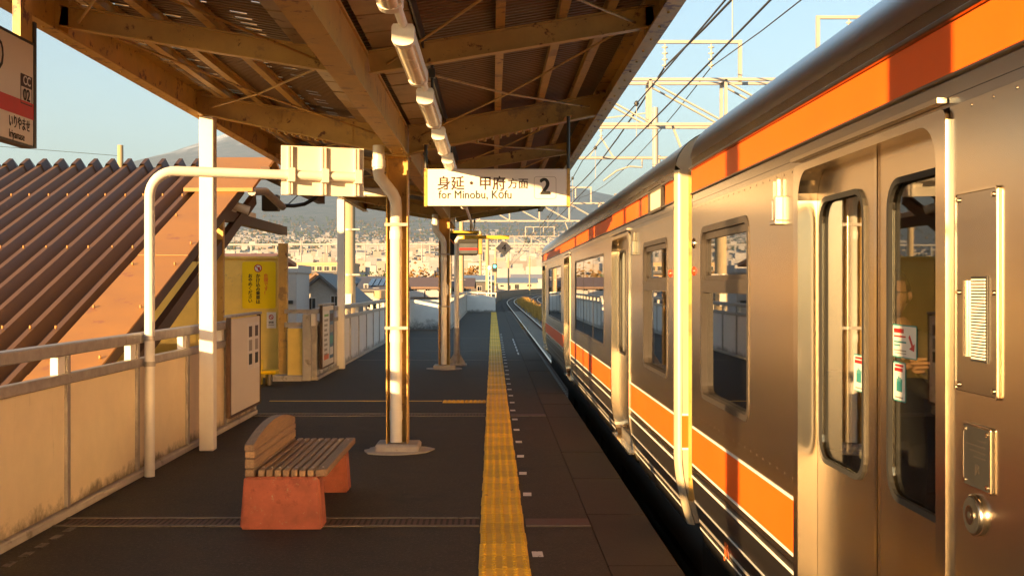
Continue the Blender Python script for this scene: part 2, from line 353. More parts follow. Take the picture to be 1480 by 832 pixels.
t.links.new(geo.outputs['Position'], n2.inputs['Vector'])
mh = nd(t, 'ShaderNodeMath', operation='MULTIPLY_ADD'); mh.inputs[1].default_value = 1800; t.links.new(n2.outputs[0], mh.inputs[0]); t.links.new(sx.outputs[2], mh.inputs[2])
sn = nd(t, 'ShaderNodeMapRange'); sn.inputs[1].default_value = 3300; sn.inputs[2].default_value = 3700; t.links.new(mh.outputs[0], sn.inputs[0])
mx = nd(t, 'ShaderNodeMix', data_type='RGBA'); t.links.new(sn.outputs[0], mx.inputs[0]); t.links.new(rp.outputs[0], mx.inputs[6]); mx.inputs[7].default_value = (0.7, 0.72, 0.75, 1)
t.links.new(mx.outputs[2], b.inputs['Base Color'])
make_ground().build('ground', 'terrain', kind='structure')

# platform block
EDGE = 1.08
mb = MB()
pl = [(-3.15, -8), (0.66, -8), (0.66, 65), (-1.62, 65), (-1.62, 39.6), (-3.15, 39.6)]
mb.extr(pl, 'z', -0.25, 0.0)
mb.extr([(-3.1, -8), (1.0, -8), (1.0, 64.9), (-1.55, 64.9), (-1.55, 39.5), (-3.1, 39.5)], 'z', -6.3, -0.25)
mb.box(-4.9, -3.15, 14.35, 19.3, -0.3, -0.004)
platform = mb.build('platform', 'asphalt', kind='structure')
cope = MB().bbox(0, 0.417, 0, 1.436, -0.22, 0.0, 0.008).mesh('coping_slab', 'coping')
for i in range(51): link('coping_slab', cope, platform, loc=(0.663, -8 + i * 1.44, random.uniform(-0.004, 0.002)))
# tactile strip
tm = MB(); tm.bbox(-0.1468, 0.1468, -0.1462, 0.1462, 0.0, 0.007, 0.002)
for i in range(5):
    for j in range(5):
        cx, cyy = -0.12 + i * 0.06, -0.12 + j * 0.06
        a = [(cx + 0.018 * math.cos(k * PI / 3), cyy + 0.018 * math.sin(k * PI / 3), 0.007) for k in range(6)]
        c = [(cx + 0.011 * math.cos(k * PI / 3), cyy + 0.011 * math.sin(k * PI / 3), 0.0135) for k in range(6)]
        tm.add(a + c, [(k, (k + 1) % 6, (k + 1) % 6 + 6, k + 6) for k in range(6)] + [tuple(range(6, 12))])
tile = tm.mesh('tactile_tile', 'yellow_tile')
for i in range(203):
    link('tactile_tile', tile, platform, loc=(0.065 + random.uniform(-0.004, 0.004), 3.75 + i * 0.3, 0.001), rot=(0, 0, random.uniform(-0.008, 0.008)))
for k, x in enumerate((-0.24, -0.54)): link('tactile_tile', tile, platform, loc=(x, 15.3, 0.001))
dash = MB().box(-0.032, 0.032, -0.06, 0.06, 0, 0.004).mesh('paint_dash', 'white_paint')
for k in range(34):
    y = 4.75 + 0.95 * k
    if abs(y - 7.6) > 0.3: link('paint_dash', dash, platform, loc=(0.265 + random.uniform(-0.006, 0.006), y, 0.001), rot=(0, 0, random.uniform(-0.05, 0.05)))
def strip(name, m_, x0, x1, y0, y1, z=0.004): return box(name, m_, x0, x1, y0, y1, 0.0005, z, platform)
strip('painted_line', 'yellow_paint', -3.1, -0.70, 15.36, 15.44)
for y0 in (7.55, 13.75):                    # drain channels across the platform
    g = MB()
    for k in range(70): g.box(-2.9 + k * 0.04, -2.9 + k * 0.04 + 0.022, y0 - 0.1, y0 + 0.1, 0.001, 0.005)
    g.build('drain_grating', 'worn_red', platform)
    for s in (-1, 1): strip('drain_edge', 'drain_steel', -2.95, -0.09, y0 + s * 0.125 - 0.018, y0 + s * 0.125 + 0.018, 0.008)
    strip('drain_cover', 'worn_red', 0.225, 0.658, y0 - 0.09, y0 + 0.1, 0.006)
    strip('drain_edge', 'drain_steel', 0.225, 0.658, y0 - 0.145, y0 - 0.105, 0.007)
for y0 in (23.7, 27.0, 33.3): strip('joint_line', 'drain_steel', -2.9 , -0.1, y0, y0 + 0.06)
strip('joint_line', 'drain_steel', 0.23, 0.62, 33.3, 33.36); strip('joint_line', 'drain_steel', 0.23, 0.6, 23.7, 23.76)
for k in range(6): strip('paint_dash', 'white_paint', 0.585, 0.615, 25.6 + k * 1.3, 26.4 + k * 1.3)
for k in range(5): strip('paint_dash', 'faded_paint', -2.825, -2.775, 6.35 + k * 0.23, 6.35 + k * 0.23 + 0.13)

# trackbed and rails
ys = list(range(-40, 150, 10)) + list(range(150, 420, 6))
def ribbon(offs, z, y_from=-60, y_to=420, closed=False):
    """strip of constant cross-section following the track; offs: list of (dx, z)"""
    mb = MB(); yy = [y for y in ys if y_from <= y <= y_to]; n = len(offs)
    vs = [(xc(y) + dx, y, zz) for y in yy for dx, zz in offs]
    m_ = n if closed else n - 1
    mb.add(vs, [(i * n + k, i * n + (k + 1) % n, (i + 1) * n + (k + 1) % n, (i + 1) * n + k) for i in range(len(yy) - 1) for k in range(m_)])
    return mb
ribbon([(-2.9, -6.3), (-2.55, -1.5), (-1.5, -1.42), (-1.2, -1.30), (1.2, -1.30), (1.7, -1.45), (8.5, -1.5), (9.5, -6.3)], 0).build('trackbed', 'ballast', kind='structure')
def rail(x):
    pr = [(-0.06, ZR - 0.17), (0.06, ZR - 0.17), (0.06, ZR - 0.155), (0.01, ZR - 0.13), (0.01, ZR - 0.04), (0.034, ZR - 0.03), (0.034, ZR), (-0.034, ZR), (-0.034, ZR - 0.03), (-0.01, ZR - 0.04), (-0.01, ZR - 0.13), (-0.06, ZR - 0.155)]
    mb = ribbon([(x + a, b_) for a, b_ in pr], 0, closed=True)
    mb.m = [1 if k % 12 in (5, 6, 7) else 0 for k in range(len(mb.f))]
    return mb
for x in (-0.5335, 0.5335): rail(x).build('rail', ['rail_web', 'rail_head'], kind='structure')
for x in (3.4, 4.467): rail(x).build('rail', ['rail_web', 'rail_head'], kind='structure')
slp = MB().bbox(-1.0, 1.0, -0.11, 0.11, ZR - 0.33, ZR - 0.172, 0.02).mesh('sleeper', 'sleeper')
sl_par = bpy.data.objects['trackbed']
for k in range(150):
    y = 27 + k * 0.62; link('sleeper', slp, sl_par, loc=(xc(y), y, 0))
# low retaining wall, its shade put into the black colour, on the outside of the curve
ribbon([(-2.75, -1.45), (-2.75, 0.35), (-2.55, 0.35), (-2.55, -1.45)], 0, 70, 420, True).build('retaining_wall', 'black_metal',
    label='low retaining wall, its shaded side coloured black, running beside the curved track beyond the platform end', cat='wall')
# dry grass by the track
def grass(name, spots, n, label):
    mb = MB()
    for k in range(n):
        cx, cyy, rx, ry, z0, h = random.choice(spots)
        x = cx + random.gauss(0, rx); y = cyy + random.gauss(0, ry); hh = h * random.uniform(0.4, 1.2); a = random.uniform(0, PI)
        dx, dy = math.cos(a) * 0.05, math.sin(a) * 0.05; lx, ly = random.gauss(0, 0.18) * hh, random.gauss(0, 0.18) * hh
        mb.add([(x - dx, y - dy, z0), (x + dx, y + dy, z0), (x + lx, y + ly, z0 + hh)], [(0, 1, 2)])
    mb.build(name, 'dry_grass', kind='stuff', label=label, cat='grass')
sp = [(xc(y) + 2.2 , y, 0.5, 6, -1.45, 0.8) for y in range(70, 200, 8)] + [(0.6, 68 + k, 0.5, 1.2, -1.45, 0.5) for k in range(0, 12, 2)]
sp += [(1.35, 32 + k * 1.6, 0.1, 0.5, -1.42, 0.22) for k in range(8)]
grass('dry_grass', sp, 9000, 'sunlit dry yellow grass and weeds growing beside the curved rails')

# ================================================================== PARAPETS
PP = [4.70 + 1.53 * k for k in range(-7, 7)]
def parapet(y_list, x, name, label, wm, panel_name='panel'):
    t_ = thing(name, (x, y_list[0], 0), label, 'wall')
    y0, y1 = y_list[0], y_list[-1]
    box('kerb', 'concrete', x - 0.08, x + 0.045, y0, y1, 0.0, 0.06, t_, b=0.01)
    for a, c in zip(y_list[:-1], y_list[1:]):
        box(panel_name, wm, x - 0.05, x + random.uniform(-0.002, 0.002), a + 0.033, c - 0.033, 0.06, 0.925, t_, b=0.006)
    for y in y_list:
        box('post', 'galv', x - 0.055, x + 0.022, y - 0.031, y + 0.031, 0.06, 1.125, t_, b=0.004)
        box('spacer', 'white_steel', x - 0.048, x + 0.005, y - 0.16, y - 0.034, 0.925, 1.125, t_)
    for a, c in zip(y_list[:-1:2], y_list[2::2] + ([y_list[-1]] if len(y_list) % 2 == 0 else [])):
        box('top_rail', 'galv', x - 0.065, x + 0.035, a + 0.003, c - 0.003, 1.126, 1.21, t_, b=0.008)
        box('lower_rail', 'galv', x - 0.03, x + 0.032, a + 0.003, c - 0.003, 0.927, 1.0, t_, b=0.006)
        for y in (a + 0.15, c - 0.15):
            MB().tube([(x + 0.03, y, 1.165), (x + 0.042, y, 1.165)], 0.012, 6).build('bolt', 'galv', t_)
    return t_
parapet(PP, -2.99, 'platform_parapet', 'cream-white panelled platform wall, golden light in its colour, with grey rails in the left foreground', 'wall_gold_lit')
parapet([18.75 + 1.5 * k for k in range(15)], -3.0, 'platform_parapet', 'pale panelled platform wall with grey rails running beyond the stair opening', 'wall_white')
t_ = thing('cross_wall', (-3.0, 39.9, 0), 'stained white wall closing off the wide part of the platform', 'wall')
box('panel', 'stain_wall', -3.05, -1.52, 39.85, 40.0, 0, 0.98, t_, b=0.01); box('cap', 'white_steel', -3.06, -1.5, 39.82, 40.03, 0.98, 1.06, t_, b=0.01)
t_ = parapet([40.2 + 1.54 * k for k in range(17)], -1.53, 'narrow_parapet', 'distant white platform wall along the narrow platform end', 'wall_white')
t_ = thing('end_wall', (-0.7, 64.9, 0), 'white sloping wall closing the far end of the platform', 'wall')
MB().extr([(-1.5, 0), (0.17, 0), (0.17, 0.86), (-0.4, 1.0), (-1.5, 1.02)], 'y', 64.8, 64.95).build('panel', 'wall_white', t_)
MB().bar((-1.55, 64.88, 1.16), (0.22, 64.88, 1.1), 0.07, 0.07).build('rail', 'white_steel', t_)
for x in (-1.45, -0.9, -0.35, 0.18): box('post', 'white_steel', x - 0.03, x + 0.03, 64.84, 64.9, 0.8, 1.12, t_)

# notice boards on the parapet
def board(y0, y1, z0, z1, label, posters):
    x = -2.952
    t_ = thing('notice_board', (x, (y0 + y1) / 2, z0), label, 'notice board')
    box('panel', 'sign_cream', x, x + 0.035, y0, y1, z0, z1, t_, b=0.004)
    box('side_trim', 'brown_dark', x - 0.004, x + 0.045, y0 - 0.05, y0 - 0.003, z0 - 0.02, z1 + 0.02, t_, b=0.004)
    box('side_trim', 'brown_dark', x - 0.004, x + 0.045, y1 + 0.003, y1 + 0.03, z0 - 0.02, z1 + 0.02, t_, b=0.004)
    box('bottom_trim', 'brown_dark', x - 0.004, x + 0.045, y0, y1, z0 - 0.03, z0 - 0.003, t_, b=0.004)
    box('top_trim', 'galv', x - 0.03, x + 0.06, y0 - 0.05, y1 + 0.03, z1 + 0.021, z1 + 0.05, t_, b=0.006)
    for (a, c, e, f, m_) in posters: box('poster', m_, x + 0.036, x + 0.039, a, c, e, f, t_)
    return t_
ps = []
for i, y in enumerate((13.22, 13.55)):
    ps.append((y - 0.02, y + 0.24, 0.62, 1.14, 'ink_grey'))
b1 = board(12.32, 13.86, 0.16, 1.23, 'cream notice board with two strips of small pictures at the stair opening', [(13.18, 13.46, 0.6, 1.16, 'sign_white'), (13.52, 13.80, 0.6, 1.16, 'sign_white')])
for y in (13.20, 13.54):
    for k in range(3):
        o = box('picture', ['ink', 'ink_grey', 'ink_brown'][k], -2.9125, -2.911, y + 0.03, y + 0.2, 0.66 + k * 0.165, 0.79 + k * 0.165, b1)
b2 = board(18.95, 20.3, 0.2, 1.24, 'tall notice board with printed posters beyond the stair opening', [(19.05, 19.75, 0.3, 1.16, 'sign_white'), (19.8, 20.25, 0.3, 1.16, 'ink_blue')])
for k in range(9): box('printed_line', 'ink_grey' if k else 'ink_green', -2.912, -2.911, 19.15, 19.15 + random.uniform(0.3, 0.5), 1.06 - k * 0.085, 1.1 - k * 0.085, b2)
box('printed_line', 'ink_orange', -2.912, -2.911, 19.12, 19.66, 0.31, 0.4, b2)
for k in range(4): box('picture', ['sign_white', 'ink_teal', 'ink_grey', 'ink_brown'][k], -2.912, -2.911, 19.83, 20.2, 0.36 + k * 0.2, 0.5 + k * 0.2, b2)

# ================================================================== CANOPY
XC, HW, YA, YB = -0.9, 2.02, -5.0, 25.0
COLS = [0.35, 10.85, 21.35]; RAFT = [-3.15, 3.85, 7.35, 14.35, 17.85, 24.75]
can = thing('platform_canopy', (XC, 10.85, 0), 'rusty cream steel canopy with corrugated roof covering the platform', 'canopy')
def zb(dx): return 2.88 + 0.40 * dx / 1.92        # underside of the main beams
def zt(dx): return 3.15 + 0.33 * dx / 2.0          # top of beams, underside of purlins
mb = MB(); mb.box(XC - 0.075, XC + 0.075, YA, YB, 2.88, 2.90); mb.box(XC - 0.06, XC + 0.06, YA, YB, 2.901, 3.14); mb.box(XC - 0.075, XC + 0.075, YA, YB, 3.141, 3.16)
for yb in COLS:
    for s in (-1, 1):
        for k in range(7): mb.tube([(XC + s * 0.05, yb - 0.6 + 0.2 * k, 2.88), (XC + s * 0.05, yb - 0.6 + 0.2 * k, 2.868)], 0.012, 6)
mb.build('ridge_beam', 'cream_steel', can)
for y in COLS:
    for s in (-1, 1):
        mb = MB(); x0, x1 = 0.08, 1.94
        def pp(dx, z): return (XC + s * dx, y, z)
        mb.add([(XC + s * x0, y - 0.008, zb(x0)), (XC + s * x1, y - 0.008, zb(x1)), (XC + s * x1, y - 0.008, zt(x1)), (XC + s * x0, y - 0.008, zt(x0)),
                (XC + s * x0, y + 0.008, zb(x0)), (XC + s * x1, y + 0.008, zb(x1)), (XC + s * x1, y + 0.008, zt(x1)), (XC + s * x0, y + 0.008, zt(x0))],
               [(0, 1, 2, 3), (7, 6, 5, 4), (0, 4, 5, 1), (3, 2, 6, 7), (0, 3, 7, 4), (1, 5, 6, 2)])
        mb.bar((XC + s * x0, y, zb(x0)), (XC + s * x1, y, zb(x1)), 0.13, 0.014); mb.bar((XC + s * x0, y, zt(x0)), (XC + s * x1, y, zt(x1)), 0.13, 0.014)
        for k in range(9):
            for q in (-1, 1): mb.tube([(XC + s * (0.75 + k * 0.075), y + q * 0.04, zb(0.75 + k * 0.075) - 0.006), (XC + s * (0.75 + k * 0.075), y + q * 0.04, zb(0.75 + k * 0.075) - 0.028)], 0.014, 6)
        # splice plate with bolts and an end plate
        mb.box(XC + s * 1.25 - 0.08, XC + s * 1.25 + 0.08, y - 0.016, y - 0.0085, zb(1.25) + 0.06, zt(1.25) - 0.05)
        for i in (-1, 1):
            for j in (-1, 0, 1): mb.tube([(XC + s * 1.25 + i * 0.04, y - 0.016, (zb(1.25) + zt(1.25)) / 2 + j * 0.05), (XC + s * 1.25 + i * 0.04, y - 0.03, (zb(1.25) + zt(1.25)) / 2 + j * 0.05)], 0.011, 6)
        mb.box(XC + s * 0.5 - 0.03, XC + s * 0.5 + 0.03, y - 0.02, y - 0.0085, zb(.5) + 0.03, zt(.5) - 0.02)
        mb.build('cross_beam', 'cream_steel', can)
for y in RAFT:
    for s in (-1, 1):
        mb = MB(); a, c = 0.08, 1.97
        za, zc = zt(a) - 0.075, zt(c) - 0.075
        mb.bar((XC + s * a, y, za), (XC + s * c, y, zc), 0.012, 0.136); mb.bar((XC + s * a, y, za - 0.07), (XC + s * c, y, zc - 0.07), 0.08, 0.01); mb.bar((XC + s * a, y, za + 0.07), (XC + s * c, y, zc + 0.07), 0.08, 0.01)
        mb.build('rafter', 'cream_steel', can)
for s in (-1, 1):
    for dx in (0.95, 1.36, 1.68):
        z = zt(dx) + 0.04
        mb = MB(); mb.box(XC + s * dx - 0.03, XC + s * dx + 0.03, YA, YB, z - 0.036, z - 0.028); mb.box(XC + s * dx - 0.004, XC + s * dx + 0.004, YA, YB, z - 0.0275, z + 0.032)
        mb.box(XC + s * dx - 0.03, XC + s * dx + 0.03, YA, YB, z + 0.0325, z + 0.04)
        mb.build('purlin', 'cream_steel', can)
    # edge fascia: channel section
    xe = XC + s * HW; mb = MB()
    mb.box(min(xe, xe - s * 0.012), max(xe, xe - s * 0.012), YA, YB, 3.26, 3.53)
    mb.box(min(xe - s * 0.0125, xe - s * 0.11), max(xe - s * 0.0125, xe - s * 0.11), YA, YB, 3.26, 3.274)
    mb.box(min(xe - s * 0.0125, xe - s * 0.11), max(xe - s * 0.0125, xe - s * 0.11), YA, YB, 3.516, 3.53)
    for k in range(80): mb.tube([(xe - s * 0.06, YA + 0.2 + k * 0.37, 3.26), (xe - s * 0.06, YA + 0.2 + k * 0.37, 3.25)], 0.01, 5)
    mb.build('edge_beam', 'fascia_steel', can)
    for y in COLS + RAFT:
        MB().box(min(xe - s * 0.013, xe - s * 0.105), max(xe - s * 0.013, xe - s * 0.105), y - 0.006, y + 0.006, 3.276, 3.514).build('stiffener', 'fascia_steel', can)
fr = sorted(COLS + RAFT)
for a, c in zip(fr[:-1], fr[1:]):
    for s in (-1, 1):
        for (d0, d1) in ((0.2, 1.85), (1.85, 0.2)):
            MB().tube([(XC + s * d0, a, zt(d0) - 0.10), (XC + s * (d0 + d1) / 2, (a + c) / 2, zt(1.0) - 0.13), (XC + s * d1, c, zt(d1) - 0.10)], 0.009, 6).build('brace_rod', 'cream_steel', can)
# corrugated roof, left sheet with light leaking through slits
_hr = random.Random(5); _hs = {}
def HS(i, k):
    if (i, k) not in _hs: _hs[(i, k)] = 1.0 if _hs.get((i, k - 1), 1.0) < 0.99 else (_hr.random() if _hr.random() < 0.8 else 0.98)
    return _hs[(i, k)]
def roof_sheet(s, slit):
    mb = MB(); pitch = 0.076; n = int((YB - YA + 0.3) / pitch)
    xs = [0.0] + [0.12 + k * 0.11 for k in range(1, 19)]; xs[-1] = 2.1
    prof = [(0, 0), (0.024, 0), (0.034, 0.017), (0.058, 0.017), (0.068, 0)]
    pts = [];
    for i in range(n):
        for py, pz in prof: pts.append((YA - 0.15 + i * pitch + py, pz))
    N = len(pts)
    vs = [(XC + s * dx, py, zt(dx) + 0.081 + pz) for dx in xs for py, pz in pts]
    fs = []
    for i in range(len(xs) - 1):
        for k in range(N - 1):
            if slit and k % 5 in (1, 2, 3) and i in slit and HS(i, k // 5) < slit[i]: continue
            fs.append((i * N + k, i * N + k + 1, (i + 1) * N + k + 1, (i + 1) * N + k))
    mb.add(vs, fs)
    return mb
roof_sheet(-1, {3: .25, 5: .4, 7: .3, 8: .55, 10: .3, 11: .6, 13: .4, 14: .6, 16: .7, 17: .3}).build('roof_sheet', 'roof_sheet', can)
roof_sheet(1, None).build('roof_sheet', 'roof_sheet', can)
gp = MB().bbox(-0.16, 0.16, -0.21, 0.21, -0.006, 0.006, 0.003).mesh('gutter_panel', 'gutter_panel')
for k in range(66):
    for s in (-1, 1):
        link('gutter_panel', gp, can, loc=(XC + s * 0.26, YA + 0.4 + k * 0.45, 3.2 + random.uniform(-0.004, 0.004)), rot=(0, random.uniform(-0.02, 0.02) - s * 0.1, 0))
for s in (1,): box('gutter_side', 'black_metal', XC + s * 0.44 - 0.006, XC + s * 0.44 + 0.006, YA, YB, 3.185, 3.3, can)
for y in COLS:
    mb = MB()
    for s in (-1, 1): mb.box(XC - 0.03 + s * 0.1 - 0.006, XC - 0.03 + s * 0.1 + 0.006, y - 0.1, y + 0.1, 0.02, 2.878)
    mb.box(XC - 0.03 - 0.094, XC - 0.03 + 0.094, y + 0.03, y + 0.04, 0.02, 2.878)
    mb.box(XC - 0.16, XC + 0.1, y - 0.13, y + 0.13, 2.862, 2.8785)
    mb.build('column', 'cream_steel', can)
    mb = MB(); mb.bbox(XC - 0.24, XC + 0.19, y - 0.2, y + 0.2, -0.02, 0.075, 0.02); mb.build('column_base', 'concrete', can)
    pd = []
    for k in range(26):
        a = 2 * PI * k / 26; r_ = 1 + 0.22 * mnoise.noise(Vector((math.cos(a) * 2, math.sin(a) * 2, y)))
        pd.append((XC - 0.02 + 0.33 * r_ * math.cos(a), y - 0.05 + 0.3 * r_ * math.sin(a)))
    MB().extr(pd, 'z', 0.0, 0.012).build('mortar_patch', 'concrete', can)
    dp = MB(); dp.tube([(-1.1, y - 0.16, 2.96), (-1.1, y - 0.16, 2.7), (-1.095, y - 0.16, 2.66), (-0.97, y - 0.13, 2.5), (-0.945, y - 0.1, 2.44), (-0.94, y - 0.075, 2.38), (-0.94, y - 0.075, 0.09)], 0.058, 14)
    for z in (2.1, 1.1, 0.35): dp.tube([(-0.94, y - 0.075, z - 0.04), (-0.94, y - 0.075, z + 0.04)], 0.063, 14)
    dp.tube([(-1.1, y - 0.16, 2.75), (-1.1, y - 0.16, 2.82)], 0.066, 14)
    dpo = dp.build('downpipe', 'pvc', can)
    for z in (2.2, 1.2): box('pipe_clamp', 'galv', -1.045, -0.82, y - 0.143, y - 0.137, z - 0.015, z + 0.015, can)
    box('number_plate', 'sign_cream', XC - 0.02, XC + 0.05, y - 0.108, y - 0.1005, 1.42, 1.62, can) if y > 15 else None
    # outer white posts at the left edge belong to the canopy
    ex_ = -2.92 if y > 15 else -2.79
    box('edge_post', 'white_steel', ex_ - 0.07, ex_ + 0.07, y - 0.07, y + 0.07, 0.0, 3.26, can, b=0.008)
# fluorescent lamps in a row
def lamp(y0, ln, x, z, label, along='y'):
    t_ = thing('fluorescent_lamp', (x, y0, z), label, 'lamp', 'lamps in a row under the canopy')
    def q(a, u, v): return (x + u * 0.72, y0 + a, z + v * 0.72) if along == 'y' else (x + a, y0 + u, z + v)
    hs = [(-0.068, 0.0), (-0.068, 0.08), (-0.056, 0.1), (0.056, 0.1), (0.068, 0.08), (0.068, 0.0)]
    n = len(hs); mb = MB()
    mb.add([q(0.03, *p) for p in hs] + [q(ln - 0.03, *p) for p in hs], [(i, (i + 1) % n, (i + 1) % n + n, i + n) for i in range(n)] + [tuple(range(n))[::-1], tuple(range(n, 2 * n))])
    mb.build('housing', 'lamp_white', t_)
    ar = [(0.052 * math.cos(PI + PI * k / 10), 0.03 * math.sin(PI + PI * k / 10) - 0.002) for k in range(11)]; n = 11; mb = MB()
    mb.add([q(0.06, *p) for p in ar] + [q(ln - 0.06, *p) for p in ar], [(i, i + 1, i + 1 + n, i + n) for i in range(n - 1)], 0, True); mb.build('diffuser', 'lamp_diffuser', t_)
    for a, c in ((0, 0.07), (ln - 0.07, ln)):
        ar2 = [(-0.072, 0.085), (-0.07, 0.0)] + [(0.068 * math.cos(PI + PI * k / 8), 0.034 * math.sin(PI + PI * k / 8)) for k in range(1, 8)] + [(0.07, 0.0), (0.072, 0.085), (0.06, 0.104), (-0.06, 0.104)]; n = len(ar2); mb = MB()
        mb.add([q(a, *p) for p in ar2] + [q(c, *p) for p in ar2], [(i, (i + 1) % n, (i + 1) % n + n, i + n) for i in range(n)] + [tuple(range(n))[::-1], tuple(range(n, 2 * n))]); mb.build('end_cap', 'lamp_white', t_)
    return t_
lab = ['nearest lamp of the row, its end cut off at the top edge', 'large white fluorescent lamp high up, first whole one of the row', 'second whole white fluorescent lamp of the canopy row', 'third white fluorescent lamp of the row, above the white sign', 'fourth white fluorescent lamp of the row, ending behind the sign', 'white fluorescent lamp hidden mostly behind the white sign', 'far white fluorescent lamp seen below the white sign', 'last white fluorescent lamp at the canopy end']
for k in range(8): lamp(3.36 + 1.63 * k, 1.05, -0.405, 2.72, lab[k])
t_ = thing('lamp_conduit', (-0.405, 9, 2.8), 'long straight conduit carrying the row of lamps under the canopy', 'conduit')
MB().tube([(-0.405, -3, 2.795), (-0.405, 24, 2.795)], 0.022, 8).build('pipe', 'lamp_white', t_)
for y in fr[1:]:
    MB().tube([(-0.405, y + 0.06, 2.81), (-0.405, y + 0.06, 3.14)], 0.009, 6).build('hanger', 'black_metal', t_)
    box('bracket', 'black_metal', -0.425, -0.385, y + 0.03, y + 0.09, 3.0, 3.06, t_)
lamp(17.3, 0.5, -2.05, 3.02, 'short rounded lamp under the left half of the canopy beyond the downpipe', 'x')

# ================================================================== SIGNS
# direction sign 2
SY = 10.55; x0, x1, z0, z1 = -0.62, 0.705, 2.365, 2.715
t_ = thing('platform_sign', ((x0 + x1) / 2, SY, z0), 'white hanging sign with Japanese lettering and a boxed number 2', 'sign')
box('panel', 'sign_white', x0, x1, SY - 0.05, SY + 0.05, z0, z1, t_, b=0.004)
box('edge_trim', 'fascia_steel', x1 + 0.001, x1 + 0.03, SY - 0.055, SY + 0.055, z0 - 0.005, z1 + 0.005, t_); box('edge_trim', 'fascia_steel', x0 - 0.03, x0 - 0.001, SY - 0.055, SY + 0.055, z0 - 0.005, z1 + 0.005, t_)
MB().tube([(x1 + 0.016, SY, z1), (x1 + 0.016, SY, 3.22)], 0.016, 8).build('hanger', 'black_metal', t_)
MB().tube([(x0 - 0.016, SY, z1), (x0 - 0.016, SY, 2.95)], 0.016, 8).build('hanger', 'black_metal', t_)
for x, z in ((x1 + 0.016, 3.22), (x0 - 0.016, 2.95)): box('bracket', 'cream_steel', x - 0.03, x + 0.03, SY - 0.03, SY + 0.27, z, z + 0.012, t_)
yy = SY - 0.0515
def sx_(px): return (px - VX) / F * SY
def sz_(py): return EYE - (py - VY) / F * SY
text('身延・甲府', 0.138, 'ink_brown', (sx_(681.5), yy, sz_(267)), '-y', t_, bold=0.018, sx=0.95)
text('方面', 0.105, 'ink_brown', (sx_(748.5), yy, sz_(267)), '-y', t_, bold=0.014, sx=0.95)
text('for Minobu, Kōfu', 0.108, 'ink', (sx_(687), yy, sz_(282.5)), '-y', t_, bold=0.014, sx=0.92)
text('2', 0.215, 'ink', (sx_(787.5), yy, sz_(271.5)), '-y', t_, bold=0.03)
a, c, e, f = sx_(771.5), sx_(803.5), sz_(288), sz_(256)
plate([rrect(a, c, e, f, 0.025), rrect(a + 0.004, c - 0.004, e + 0.004, f - 0.004, 0.022)], 0.001, lambda u, v, w_: (u, yy + w_, v)).build('number_frame', 'ink_grey', t_)

# station name sign at the left, seen along its face
NX, NF = -2.3, 5.575
t_ = thing('station_name_sign', (NX, 4.9, 2.31), 'hanging station name sign with a red band and a CC 02 box', 'sign')
z0, z1 = 2.312, 2.815
box('panel', 'sign_cream', NX - 0.05, NX, 4.25, NF - 0.03, z0, z1, t_, b=0.003)
box('end_frame', 'black_metal', NX - 0.056, NX + 0.004, NF - 0.0295, NF, z0 - 0.008, z1 + 0.12, t_)
box('bottom_frame', 'black_metal', NX - 0.056, NX + 0.002, 4.25, NF - 0.03, z0 - 0.012, z0 - 0.0005, t_)
box('top_frame', 'black_metal', NX - 0.056, NX + 0.002, 4.25, NF - 0.03, z1 + 0.0005, z1 + 0.012, t_)
box('hanger', 'fascia_steel', NX - 0.045, NX - 0.005, NF - 0.17, NF - 0.031, z1 + 0.013, 3.42, t_); box('hanger', 'fascia_steel', NX - 0.045, NX - 0.005, 4.35, 4.45, z1 + 0.013, 3.42, t_)
def npt(px, py):
    y = F * NX / (px - VX); return y, EYE - (py - VY) / F * y
xx = NX + 0.0015
y_, z_ = npt(48, 174); ya_, za_ = npt(48, 151)
box('red_band', 'ink_red', NX - 0.001, xx, 4.25, NF - 0.031, z_, za_, t_)
y_, z_ = npt(4, 85); text('り', 0.19, 'ink', (xx, y_ - 0.05, z_), '+x', t_, bold=0.004)
y0_, z0_ = npt(29, 148); y1_, z1_ = npt(46.5, 107)
ym, zm = (y0_ + y1_) / 2, (z0_ + z1_) / 2
plate([rrect(ym - 0.068, ym + 0.068, zm - 0.085, zm + 0.062, 0.004, 2), rrect(ym - 0.062, ym + 0.062, zm - 0.079, zm + 0.0, 0.003, 2)], 0.001, lambda u, v, w_: (xx + w_, u, v)).build('station_code_box', 'ink_brown', t_)
text('CC', 0.062, 'sign_white', (xx + 0.002, ym, zm + 0.031), '+x', t_, bold=0.02)
text('02', 0.082, 'ink', (xx + 0.001, ym, zm - 0.04), '+x', t_, bold=0.02)
y_, z_ = npt(28, 181); text('いりやませ', 0.068, 'ink', (xx, y_, z_ + 0.004), '+x', t_, bold=0.012, sx=0.72)
y_, z_ = npt(24, 197); text('Iriyamase', 0.055, 'ink', (xx, y_, z_ + 0.004), '+x', t_, bold=0.006, sx=0.85)

